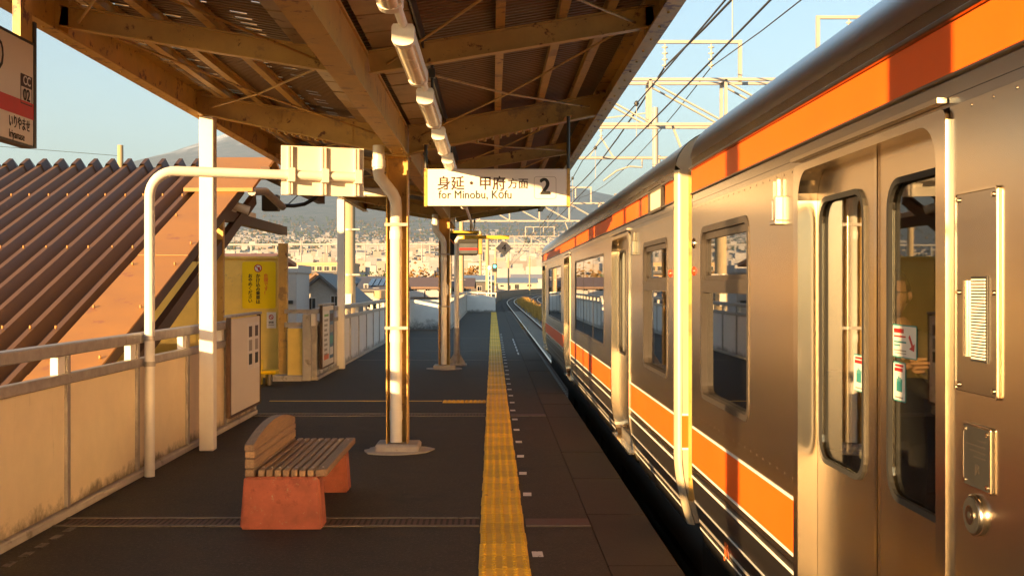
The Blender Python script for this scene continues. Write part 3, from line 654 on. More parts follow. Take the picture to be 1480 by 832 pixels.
# bent pipe frame carrying a sign seen from behind
t_ = thing('pipe_sign_frame', (-2.9, 9.36, 0), 'bent white pipe frame carrying a sign board seen from behind', 'sign frame')
A = Vector((-2.9, 9.36, 0)); D = Vector((1.70, 0.62, 0)).normalized(); zt_ = 2.585; rb = 0.22
pts = [A + Vector((0, 0, z)) for z in (0, 0.6, 1.2, 1.8, zt_ - rb)]
for k in range(1, 9):
    a = PI / 2 * k / 8; pts.append(A + D * (rb * (1 - math.cos(a))) + Vector((0, 0, zt_ - rb + rb * math.sin(a))))
pts.append(A + D * 1.83 + Vector((0, 0, zt_)))
MB().tube(pts, 0.043, 14).build('bent_pipe', 'white_steel', t_)
for z in (0.95, 1.165): MB().tube([A + Vector((0, 0, z - 0.02)), A + Vector((0, 0, z + 0.02))], 0.05, 12).build('clamp', 'galv', t_)
rz = math.atan2(D.y, D.x); mxs = Matrix.Translation(A + Vector((0, 0, zt_))) @ Matrix.Rotation(rz, 4, 'Z')
mb = MB().box(1.12, 1.86, 0.05, 0.09, -0.17, 0.265, 0, mxs); mb.build('sign_board', 'sign_cream', t_)
for k, u in enumerate((1.19, 1.49, 1.79)):
    mb = MB(); mb.box(u - 0.022, u - 0.006, 0.02, 0.049, -0.165, 0.26, 0, mxs); mb.box(u + 0.006, u + 0.022, 0.02, 0.049, -0.165, 0.26, 0, mxs); mb.build('back_rib', 'sign_cream', t_)
    mb = MB(); mb.box(u - 0.03, u + 0.03, -0.05, 0.019, 0.044, 0.06, 0, mxs); mb.box(u - 0.03, u + 0.03, -0.05, 0.019, -0.06, -0.044, 0, mxs); mb.box(u - 0.03, u + 0.03, -0.058, -0.046, -0.06, 0.06, 0, mxs); mb.build('clamp', 'sign_cream', t_)

# ================================================================== BENCH
t_ = thing('bench', (-1.4, 8.05, 0), 'wooden slatted bench on terracotta blocks with an arched backrest', 'bench')
def block(y0, y1):
    mb = MB(); bm = bmesh.new(); bmesh.ops.create_cube(bm, size=1)
    for v in bm.verts:
        top = v.co.z > 0
        v.co = Vector((-1.4 + v.co.x * (0.50 if top else 0.55), (y0 + y1) / 2 + v.co.y * ((y1 - y0) * (0.86 if top else 1)), 0.347 if top else 0.0))
    bmesh.ops.bevel(bm, geom=bm.edges[:], offset=0.014, segments=2, affect='EDGES'); bm.verts.index_update()
    mb.add([v.co.copy() for v in bm.verts], [[v.index for v in f.verts] for f in bm.faces], 0, False); bm.free(); return mb
block(7.32, 7.52).build('end_block', 'terracotta', t_); block(8.62, 8.82).build('end_block', 'terracotta', t_)
for k in range(8):
    w_ = 0.042 if k < 7 else 0.075; x = -1.555 + k * 0.0545
    MB().bbox(x, x + w_, 7.33, 8.86, 0.349, 0.395 if k < 7 else 0.398, 0.006).build('slat', 'wood', t_)
for k, (za, zb_) in enumerate(((0.349, 0.398), (0.403, 0.466), (0.471, 0.516))):
    MB().bbox(-1.64, -1.575, 7.32, 8.86, za, zb_, 0.006).build('back_plank', 'wood', t_)
n = 18; top = [(7.32 + 1.54 * k / n, 0.560 + 0.088 * (1 - (2 * k / n - 1) ** 2)) for k in range(n + 1)]
MB().extr([(7.32, 0.521)] + top + [(8.86, 0.521)], 'x', -1.64, -1.58).build('arched_back_plank', 'wood', t_)
for y in (7.42, 8.72):
    for k in range(8):
        x = -1.555 + k * 0.0545 + (0.021 if k < 7 else 0.037); MB().tube([(x, y, 0.394), (x, y, 0.402)], 0.008, 8).build('bolt', 'galv', t_)
for y in (7.44, 8.72): box('back_strut', 'galv', -1.655, -1.642, y - 0.02, y + 0.02, 0.3, 0.52, t_)
# ================================================================== TRAIN
SX, TC = 1.2, 2.6
def tuck(z): return 0.085 * (max(0.0, 0.5 - z) / 0.45) ** 1.7
def side_map(x0): return lambda u, v, w_: (x0 + w_ + tuck(v), u, v)
ROOF = []
for k in range(13):
    a = R(90 * k / 12); ROOF.append((SX + 0.35 - 0.35 * math.cos(a), 2.375 + 0.275 * math.sin(a)))
ROOF += [(1.85, 2.685), (2.2, 2.71), (TC, 2.72)]
ROOF_FULL = ROOF + [(2 * TC - x, z) for x, z in ROOF[-2::-1]]
def leaf(par, ya, yb, wy0, wy1):
    lf = None
    top = plate([[(ya, 0.5), (yb, 0.5), (yb, 2.062), (ya, 2.062)], rrect(wy0, wy1, 0.956, 1.94, 0.085)], 0.02, lambda u, v, w_: (SX + 0.075 + w_, u, v))
    zs = [0.12 + 0.38 * k / 8 for k in range(9)]
    for x_off in (0.065, 0.085):
        vs = [(SX + x_off + tuck(z), y, z) for z in zs for y in (ya, yb)]
        top.add(vs, [(2 * i, 2 * i + 1, 2 * i + 3, 2 * i + 2) for i in range(8)])
    lf = top.build('door_leaf', 'steel_panel', par)
    plate([rrect(wy0 - 0.012, wy1 + 0.012, 0.944, 1.952, 0.095), rrect(wy0 + 0.008, wy1 - 0.008, 0.964, 1.932, 0.078)], 0.012, lambda u, v, w_: (SX + 0.062 + w_, u, v)).build('window_seal', 'dark_rubber', lf)
    box('window_pane', 'door_glass', SX + 0.074, SX + 0.0765, wy0 + 0.003, wy1 - 0.003, 0.96, 1.936, lf)
    return lf
def door(par, yc):
    d = thing_part('door', par)
    h = 0.67
    plate([rrect(yc - h - 0.065, yc + h + 0.065, 0.06, 2.083, 0.03, 3, 0.06), rrect(yc - h, yc + h, 0.14, 2.055, 0.11, 6, 0.06)], 0.076, side_map(SX + 0.026)).build('door_frame', 'steel_bright', d)
    l1 = leaf(d, yc + 0.006, yc + h + 0.03, yc + 0.12, yc + h - 0.04); l2 = leaf(d, yc - h - 0.03, yc - 0.006, yc - h + 0.04, yc - 0.12)
    for z0_, z1_, n in ((0.13, 0.5, 8), (0.5, 2.06, 1)):
        zs = [z0_ + (z1_ - z0_) * k / n for k in range(n + 1)]; mb = MB()
        vs = [(SX + 0.058 + tuck(z), yc + dy, z) for z in zs for dy in (-0.012, 0.012)]
        mb.add(vs, [(2 * i, 2 * i + 1, 2 * i + 3, 2 * i + 2) for i in range(n)]); mb.build('edge_seal', 'steel_bright', d)
    box('door_sill', 'steel_bright', SX - 0.005, SX + 0.2, yc - h, yc + h, 0.128, 0.145, d)
    box('rain_strip', 'steel_bright', SX - 0.028, SX - 0.001, yc - h - 0.05, yc + h + 0.05, 2.098, 2.112, d)
    return d
def thing_part(name, par): return par
def sash_window(par, y0, y1):
    wz0, wz1 = 0.97, 1.95
    f_ = plate([rrect(y0 + 0.001, y1 - 0.001, wz0 + 0.001, wz1 - 0.001, 0.084), rrect(y0 + 0.035, y1 - 0.035, wz0 + 0.03, wz1 - 0.035, 0.06)], 0.05, lambda u, v, w_: (SX + 0.021 + w_, u, v)).build('window_frame', 'window_frame', par)
    box('sash_bar', 'window_frame', SX - 0.002, SX + 0.04, y0 + 0.036, y1 - 0.036, 1.575, 1.645, f_)
    plate([rrect(y0 + 0.036, y1 - 0.036, 1.646, wz1 - 0.036, 0.05), rrect(y0 + 0.07, y1 - 0.07, 1.67, wz1 - 0.075, 0.03)], 0.02, lambda u, v, w_: (SX + 0.025 + w_, u, v)).build('upper_sash', 'window_frame', f_)
    box('window_pane', 'train_glass', SX + 0.025, SX + 0.0275, y0 + 0.06, y1 - 0.06, 1.66, wz1 - 0.065, f_); box('window_pane', 'train_glass', SX + 0.03, SX + 0.0325, y0 + 0.03, y1 - 0.03, wz0 + 0.025, 1.5755, f_)
def wide_window(par, y0, y1):
    wz0, wz1 = 0.95, 1.96
    f_ = plate([rrect(y0 + 0.001, y1 - 0.001, wz0 + 0.001, wz1 - 0.001, 0.06), rrect(y0 + 0.025, y1 - 0.025, wz0 + 0.025, wz1 - 0.025, 0.045)], 0.036, lambda u, v, w_: (SX + 0.016 + w_, u, v)).build('window_frame', 'window_frame', par)
    for k in range(3):
        a = y0 + 0.02 + (y1 - y0 - 0.04) * k / 3; c = y0 + 0.02 + (y1 - y0 - 0.04) * (k + 1) / 3
        o = box('window_pane', 'train_glass', SX + 0.008, SX + 0.0105, a + 0.006, c - 0.006, wz0 + 0.02, wz1 - 0.02, f_)
    for k in (1, 2): box('mullion', 'window_frame', SX + 0.006, SX + 0.03, y0 + 0.02 + (y1 - y0 - 0.04) * k / 3 - 0.0055, y0 + 0.02 + (y1 - y0 - 0.04) * k / 3 + 0.0055, wz0 + 0.026, wz1 - 0.026, f_)
def round_lamp(par, name, y, z, r_, m_):
    mb = MB(); n = 14; rings = []
    prof = [(r_ * 1.25, 0.0), (r_ * 1.25, 0.005), (r_, 0.007), (r_ * 0.85, 0.011), (r_ * 0.45, 0.014), (0.001, 0.015)]
    vs = [(SX - q, y + p * math.cos(2 * PI * k / n), z + p * math.sin(2 * PI * k / n)) for p, q in prof for k in range(n)]
    mb.add(vs, [(i * n + k, i * n + (k + 1) % n, (i + 1) * n + (k + 1) % n, (i + 1) * n + k) for i in range(len(prof) - 1) for k in range(n)], 0, True)
    mb.build(name, m_, par)
def hook(par, y):
    mb = MB(); mb.bbox(SX - 0.032, SX + 0.001, y - 0.045, y - 0.012, 1.885, 1.985, 0.003); mb.bbox(SX - 0.026, SX + 0.001, y + 0.03, y + 0.05, 1.885, 1.975, 0.003)
    mb.bbox(SX - 0.034, SX + 0.001, y - 0.045, y + 0.05, 1.868, 1.885, 0.003); mb.box(SX - 0.022, SX - 0.008, y - 0.036, y - 0.02, 1.985, 2.055); mb.box(SX - 0.02, SX - 0.008, y + 0.034, y + 0.046, 1.975, 2.05)
    mb.build('side_lamp_bracket', 'steel_bright', par)
def car(label, Y0, Y1, doors, windows, wides, end_lo, end_hi):
    c = thing('train_car', (TC, (Y0 + Y1) / 2, ZR), label, 'train', 'cars of the stopped train')
    hw = 0.735; cuts = [Y0 + 0.045]
    for d in sorted(doors): cuts += [d - hw, d + hw]
    cuts.append(Y1 - 0.045); secs = [(cuts[i], cuts[i + 1]) for i in range(0, len(cuts), 2) if cuts[i + 1] - cuts[i] > 0.05]
    for a, b_ in secs:
        holes = [rrect(y0, y1, 0.97, 1.95, 0.085) for y0, y1 in windows if y0 > a and y1 < b_] + [rrect(y0, y1, 0.95, 1.96, 0.06) for y0, y1 in wides if y0 > a and y1 < b_]
        plate([[(a, 0.83), (b_, 0.83), (b_, 2.085), (a, 2.085)]] + holes, 0.03, lambda u, v, w_: (SX + 0.015 + w_, u, v)).build('side_panel', 'steel_panel', c)
        wd = MB(); yy_ = a + 0.06
        while yy_ < b_ - 0.04:
            for zz_ in (2.07, 0.845): wd.tube([(SX + 0.0005, yy_, zz_), (SX - 0.0012, yy_, zz_)], 0.0045, 6)
            yy_ += 0.12
        wd.build('weld_spots', 'steel_band', c, kind='stuff')
        box('waist_panel', 'steel_panel', SX + 0.004, SX + 0.03, a, b_, 0.5, 0.8285, c)
        box('orange_stripe', 'orange_film', SX + 0.001, SX + 0.0035, a, b_, 0.548, 0.757, c)
        for z0_, z1_ in ((0.758, 0.772), (0.533, 0.547)): box('white_line', 'white_line', SX + 0.0005, SX + 0.0035, a, b_, z0_, z1_, c)
        zs = [0.04 + 0.46 * k / 10 for k in range(11)]; mb = MB()
        for xo in (0.0, 0.03): mb.add([(SX + 0.002 + xo + tuck(z), y, z) for z in zs for y in (a, b_)], [(2 * i, 2 * i + 1, 2 * i + 3, 2 * i + 2) for i in range(10)], 0, True)
        mb.build('lower_panel', 'steel_dark', c)
        for z in (0.472, 0.318, 0.158):
            mb = MB(); mb.add([(SX - 0.004 + tuck(z + dz), y, z + dz) for dz in (-0.008, 0.008) for y in (a, b_)], [(0, 1, 3, 2)])
            mb.add([(SX + 0.002 + tuck(z + dz), y, z + dz) for dz in (-0.012, -0.008) for y in (a, b_)], [(0, 1, 3, 2)]); mb.build('white_line', 'white_line', c)
    for d in doors: door(c, d)
    for y0, y1 in windows: sash_window(c, y0, y1)
    for y0, y1 in wides: wide_window(c, y0, y1)
    # beaded band above the doors, orange stripe, gutter, roof
    mb = MB()
    for z0_, z1_, xo in ((2.086, 2.112, 0.002), (2.113, 2.135, 0.0), (2.136, 2.158, 0.003)): mb.box(SX + xo, SX + 0.04, Y0 + 0.03, Y1 - 0.03, z0_, z1_)
    mb.build('beaded_band', 'steel_band', c)
    box('stripe_bead', 'steel_dark', SX - 0.01, SX + 0.03, Y0 + 0.03, Y1 - 0.03, 2.159, 2.17, c, b=0.003)
    box('upper_orange_stripe', 'orange_film', SX + 0.001, SX + 0.03, Y0 + (1.35 if end_lo else 0.03), Y1 - 0.03, 2.171, 2.306, c)
    box('gutter', 'steel_dark', SX - 0.018, SX + 0.03, Y0 + 0.03, Y1 - 0.03, 2.307, 2.325, c, b=0.004)
    box('cornice', 'steel_band', SX + 0.001, SX + 0.03, Y0 + 0.03, Y1 - 0.03, 2.326, 2.374, c)
    MB().extr(ROOF_FULL, 'y', Y0, Y1, closed=False, smooth=True).build('roof', 'roof_steel', c)
    # far side, ends, floor, ceiling
    xr = 2 * TC - SX
    far = MB(); far.box(xr - 0.04, xr, Y0, Y1, 0.05, 0.95); far.box(xr - 0.04, xr, Y0, Y1, 1.95, 2.376)
    yy_ = Y0
    while yy_ < Y1 - 0.1: far.box(xr - 0.04, xr, yy_, min(yy_ + 0.7, Y1), 0.951, 1.949); yy_ += 2.4
    far.build('far_side_wall', 'interior_wall', c)
    box('added_blind', 'added_blind', xr - 0.02, xr - 0.015, Y0 + 0.01, Y1 - 0.01, 1.25, 1.949, c); box('window_pane', 'train_glass', xr - 0.012, xr - 0.009, Y0 + 0.01, Y1 - 0.01, 0.951, 1.949, c)  # blinds added on the unseen far windows to darken the inside
    box('floor', 'interior_floor', SX + 0.09, xr - 0.05, Y0 + 0.03, Y1 - 0.03, 0.12, 0.2, c); box('ceiling', 'interior_wall', SX + 0.12, xr - 0.05, Y0 + 0.04, Y1 - 0.04, 2.2, 2.24, c)
    mb = MB()
    for a, b_ in secs: mb.box(SX + 0.0405, SX + 0.05, a + 0.02, b_ - 0.02, 0.2, 0.94); mb.box(SX + 0.0405, SX + 0.05, a + 0.02, b_ - 0.02, 1.97, 2.2)
    mb.build('inner_lining', 'interior_wall', c)
    for ye, s, vis in ((Y0, 1, end_lo), (Y1, -1, end_hi)):
        ew = MB(); pr = [(SX + 0.045, 0.05)] + [(x + (0.004 if x < TC else -0.004), z - 0.004) for x, z in ROOF_FULL] + [(xr - 0.045, 0.05)]; pr[1] = (SX + 0.045, 2.37); pr[-2] = (xr - 0.045, 2.37)
        pr = [(SX + 0.05 + tuck(z), z) for z in (0.05, 0.15, 0.25, 0.35, 0.48)] + pr[1:-1] + [(xr - 0.05 - tuck(z), z) for z in (0.48, 0.35, 0.25, 0.15, 0.05)]
        ew.extr(pr, 'y', ye + s * 0.001, ye + s * 0.03); ew.build('end_wall', 'car_end', c)
        if vis:
            for x0_, x1_ in ((SX, SX),):
                mb = MB(); n = 6; zs = [0.04 + 0.46 * k / 8 for k in range(9)] + [2.375]
                vs = [(SX + 0.045 - 0.045 * math.sin(PI / 2 * k / n) + tuck(z), ye + s * (0.045 - 0.045 * math.cos(PI / 2 * k / n)) + (-s * 0.001), z) for z in zs for k in range(n + 1)]
                mb.add(vs, [(i * (n + 1) + k, i * (n + 1) + k + 1, (i + 1) * (n + 1) + k + 1, (i + 1) * (n + 1) + k) for i in range(len(zs) - 1) for k in range(n)], 0, True); mb.build('corner_post', 'car_end', c)
                box('orange_stripe', 'orange_film', SX + 0.047, SX + 0.35, ye - s * 0.0035 , ye - s * 0.0005, 0.548, 0.757, c) if s > 0 else None
                if s > 0:
                    for z0_, z1_ in ((0.758, 0.772), (0.533, 0.547)): box('white_line', 'white_line', SX + 0.047, SX + 0.35, ye - 0.0035, ye - 0.0005, z0_, z1_, c)
                    box('end_frame', 'cream_steel', SX + 0.088, SX + 0.2, ye - 0.02, ye - 0.004, 0.2, 2.36, c); MB().tube([(SX + 0.16, ye - 0.06, 0.5), (SX + 0.16, ye - 0.06, 2.0)], 0.012, 8).build('end_handrail', 'steel_bright', c)
                    box('gangway', 'black_metal', 1.95, 3.25, ye - 0.29, ye - 0.004, 0.15, 2.3, c, b=0.04)
                else: box('gangway', 'black_metal', 1.95, 3.25, ye + 0.004, ye + 0.285, 0.15, 2.3, c, b=0.04)
    # seats and poles inside
    k = 0; y = Y0 + 1.2
    while y < Y1 - 1.0:
        if all(abs(y - d) > 1.3 for d in doors):
            mb = MB(); mb.bbox(2.95, 3.9, y - 0.25, y + 0.25, 0.5, 0.62, 0.03); mb.bbox(2.95, 3.9, y + 0.2, y + 0.32, 0.6, 1.25, 0.03); mb.build('seat', 'seat_fabric', c)
            mb = MB(); mb.bbox(1.3, 2.2, y - 0.25, y + 0.25, 0.5, 0.62, 0.03); mb.bbox(1.3, 2.2, y + 0.2, y + 0.32, 0.6, 1.2, 0.03); mb.build('seat', 'seat_fabric', c)
        y += 0.95
    for d in doors:
        for s in (-1, 1): MB().tube([(1.42, d + s * 0.78, 0.2), (1.42, d + s * 0.78, 2.2)], 0.016, 8).build('grab_pole', 'steel_bright', c)
        for s in (-1, 1): box('door_screen', 'interior_wall', 1.26, 1.6, d + s * 0.85 - 0.015, d + s * 0.85 + 0.015, 0.2, 0.95, c)
    # underframe and bogies
    box('underframe', 'under', 1.42, 3.78, Y0 + 0.2, Y1 - 0.2, -0.35, 0.06, c)
    for yb in (Y0 + 2.9, Y1 - 2.9):
        box('bogie_frame', 'under', 1.75, 1.9, yb - 1.5, yb + 1.5, ZR + 0.35, ZR + 0.65, c, b=0.03); box('bogie_frame', 'under', 3.3, 3.45, yb - 1.5, yb + 1.5, ZR + 0.35, ZR + 0.65, c, b=0.03)
        for dy in (-1.05, 1.05):
            for xw in (TC - 0.5335, TC + 0.5335): MB().tube([(xw - 0.07, yb + dy, ZR + 0.43), (xw + 0.06, yb + dy, ZR + 0.43)], 0.43, 24).build('wheel', 'under', c)
    for k in range(4):
        ya = Y0 + 5 + k * (Y1 - Y0 - 10) / 4; box('equipment_box', 'under', 1.45, 1.9, ya + 0.1, ya + 1.7, ZR + 0.3, -0.36, c, b=0.03)
    return c
near = car('near stainless train car with orange stripes and a large closed double door', -13.2, 6.71, [3.64, -3.9, -11.4], [(5.18, 6.38)], [(-2.3, 2.1), (-9.8, -5.5)], False, True)
farc = car('far stainless train car with orange stripes, ahead by the curve', 7.29, 27.0, [10.40, 17.8, 25.75], [(7.60, 8.82)], [(11.93, 16.1), (19.4, 23.7)], True, False)
for c, y in ((near, 6.60), (farc, 7.47)):
    round_lamp(c, 'red_reflector', y, 1.70 if c is near else 1.695, 0.022, 'reflector')
round_lamp(near, 'side_lamp', 6.60, 1.865, 0.025, 'steel_bright')
hook(near, 4.62); hook(farc, 9.3)
# far car: destination display and second small panel at its near end
plate([rrect(7.78, 8.45, 2.15, 2.345, 0.02), rrect(7.81, 8.42, 2.17, 2.33, 0.02)], 0.02, lambda u, v, w_: (SX - 0.006 + w_, u, v)).build('display_frame', 'window_frame', farc)
box('display_panel', 'sign_cream', SX + 0.0005, SX + 0.03, 7.80, 8.43, 2.165, 2.335, farc)
box('upper_orange_stripe', 'orange_film', SX + 0.001, SX + 0.03, 7.33, 7.70, 2.175, 2.306, farc)
# near car: equipment panel, plate and round lock right of the door
xf = SX - 0.0035
pn = box('equipment_panel', 'steel_band', xf - 0.003, SX + 0.001, 2.622, 2.85, 1.35, 1.85, near, b=0.002)
plate([rrect(2.616, 2.856, 1.344, 1.856, 0.012), rrect(2.622, 2.850, 1.350, 1.850, 0.008)], 0.003, lambda u, v, w_: (xf - 0.0035 + w_, u, v)).build('panel_rim', 'steel_bright', pn)
box('recess', 'black_metal', xf - 0.0065, xf - 0.0035, 2.665, 2.755, 1.43, 1.64, pn)
g = MB()
for k in range(26): g.box(xf - 0.0105, xf - 0.007, 2.672, 2.745, 1.437 + k * 0.0077, 1.4412 + k * 0.0077)
g.build('grille', 'lamp_white', pn); box('latch', 'steel_bright', xf - 0.016, xf - 0.0035, 2.775, 2.783, 1.44, 1.63, pn)
def rivet(y, z, par): MB().tube([(xf - 0.003, y, z), (xf - 0.008, y, z)], 0.006, 8).build('rivet', 'steel_bright', par)
for y in (2.637, 2.835):
    for z in (1.365, 1.6, 1.835): rivet(y, z, pn)
sp_ = box('rating_plate', 'black_metal', xf - 0.004, SX + 0.001, 2.655, 2.805, 1.118, 1.27, near, b=0.002)
plate([rrect(2.651, 2.809, 1.114, 1.274, 0.006), rrect(2.657, 2.803, 1.12, 1.268, 0.005)], 0.003, lambda u, v, w_: (xf - 0.0035 + w_, u, v)).build('plate_rim', 'steel_bright', sp_)
for y in (2.667, 2.793):
    for z in (1.13, 1.258): rivet(y, z, sp_)
for k in range(4): box('printed_line', 'window_frame', xf - 0.0048, xf - 0.0042, 2.675, 2.70 + 0.022 * ((k * 7) % 4 + 1), 1.235 - k * 0.014, 1.2385 - k * 0.014, sp_)
text('JR', 0.03, 'window_frame', (xf - 0.005, 2.722, 1.165), '-x', sp_, bold=0.02)
lk = MB(); yk, zk = 2.742, 1.05
lk.tube([(SX, yk, zk), (SX - 0.010, yk, zk), (SX - 0.0145, yk, zk)], [0.052, 0.052, 0.047], 24); lo = lk.build('door_lock', 'steel_band', near)
MB().tube([(SX - 0.0145, yk, zk), (SX - 0.0165, yk, zk)], 0.044, 24).build('lock_ring', 'black_metal', lo); MB().tube([(SX - 0.0165, yk, zk), (SX - 0.02, yk, zk)], 0.024, 20).build('lock_face', 'steel_bright', lo)
MB().tube([(SX - 0.02, yk, zk), (SX - 0.021, yk, zk)], 0.009, 6).build('keyhole', 'black_metal', lo)
# stickers on the door glass
xg = SX + 0.0725
def sticker(y0, y1, z0, z1, kind):
    st = plate([rrect(y0, y1, z0, z1, 0.008)], 0.0006, lambda u, v, w_: (xg + w_, u, v)).build('door_sticker', 'ink_teal', near)
    plate([rrect(y0 + 0.004, y1 - 0.004, z0 + 0.004, z1 - 0.004, 0.006)], 0.0006, lambda u, v, w_: (xg - 0.001 + w_, u, v)).build('sticker_face', 'sign_white', st)
    def bar_(a, c, e, f, m_): box('print', m_, xg - 0.0022, xg - 0.0016, a, c, e, f, st)
    w_, h = y1 - y0, z1 - z0
    if kind == 'wide':
        bar_(y1 - w_ * 0.5, y1 - w_ * 0.1, z1 - h * 0.25, z1 - h * 0.12, 'ink_red'); bar_(y1 - w_ * 0.58, y1 - w_ * 0.1, z1 - h * 0.38, z1 - h * 0.33, 'ink_red')
        bar_(y1 - w_ * 0.6, y1 - w_ * 0.1, z1 - h * 0.55, z1 - h * 0.5, 'ink_teal'); bar_(y1 - w_ * 0.35, y1 - w_ * 0.1, z1 - h * 0.65, z1 - h * 0.6, 'ink_teal'); bar_(y1 - w_ * 0.6, y1 - w_ * 0.1, z1 - h * 0.8, z1 - h * 0.76, 'ink_grey')
        bar_(y1 - w_ * 0.6, y1 - w_ * 0.15, z1 - h * 0.88, z1 - h * 0.85, 'ink_grey')
        mb = MB(); mb.bar((xg - 0.0018, y1 - w_ * 0.72, z1 - h * 0.32), (xg - 0.0018, y1 - w_ * 0.86, z1 - h * 0.64), 0.0006, w_ * 0.06, up=(0, 1, 0)); mb.add([(xg - 0.002, y1 - w_ * 0.94, z1 - h * 0.52), (xg - 0.002, y1 - w_ * 0.92, z1 - h * 0.76), (xg - 0.002, y1 - w_ * 0.72, z1 - h * 0.70)], [(0, 1, 2)]); mb.build('print', 'ink_red', st)
    else:
        bar_(y0 + w_ * 0.15, y0 + w_ * 0.8, z1 - h * 0.12, z1 - h * 0.06, 'ink_red'); bar_(y0 + w_ * 0.2, y0 + w_ * 0.85, z1 - h * 0.24, z1 - h * 0.15, 'ink_red')
        mb = MB(); mb.bbox(xg - 0.0022, xg - 0.0016, y0 + w_ * 0.25, y0 + w_ * 0.7, z0 + h * 0.25, z0 + h * 0.5, 0.0002)
        for q in range(4): mb.box(xg - 0.0022, xg - 0.0016, y0 + w_ * (0.24 + 0.12 * q), y0 + w_ * (0.33 + 0.12 * q), z0 + h * 0.5, z0 + h * (0.58 + 0.03 * (q % 3)))
        mb.build('print', 'ink_teal', st); bar_(y0 + w_ * 0.2, y0 + w_ * 0.8, z0 + h * 0.08, z0 + h * 0.12, 'ink_grey')
sticker(3.32, 3.525, 1.392, 1.495, 'wide'); sticker(3.41, 3.515, 1.255, 1.378, 'tall'); sticker(3.79, 3.90, 1.248, 1.377, 'tall')
for k, z in enumerate((0.225,)): 
    o = text('JR', 0.15, 'ink_orange', (SX - 0.006 + tuck(0.22), 5.83, 0.235), '-x', near, bold=0.03, sx=0.9); o.name = 'company_mark'
# step lights of sun through: small marks under the far windows are left to real reflections

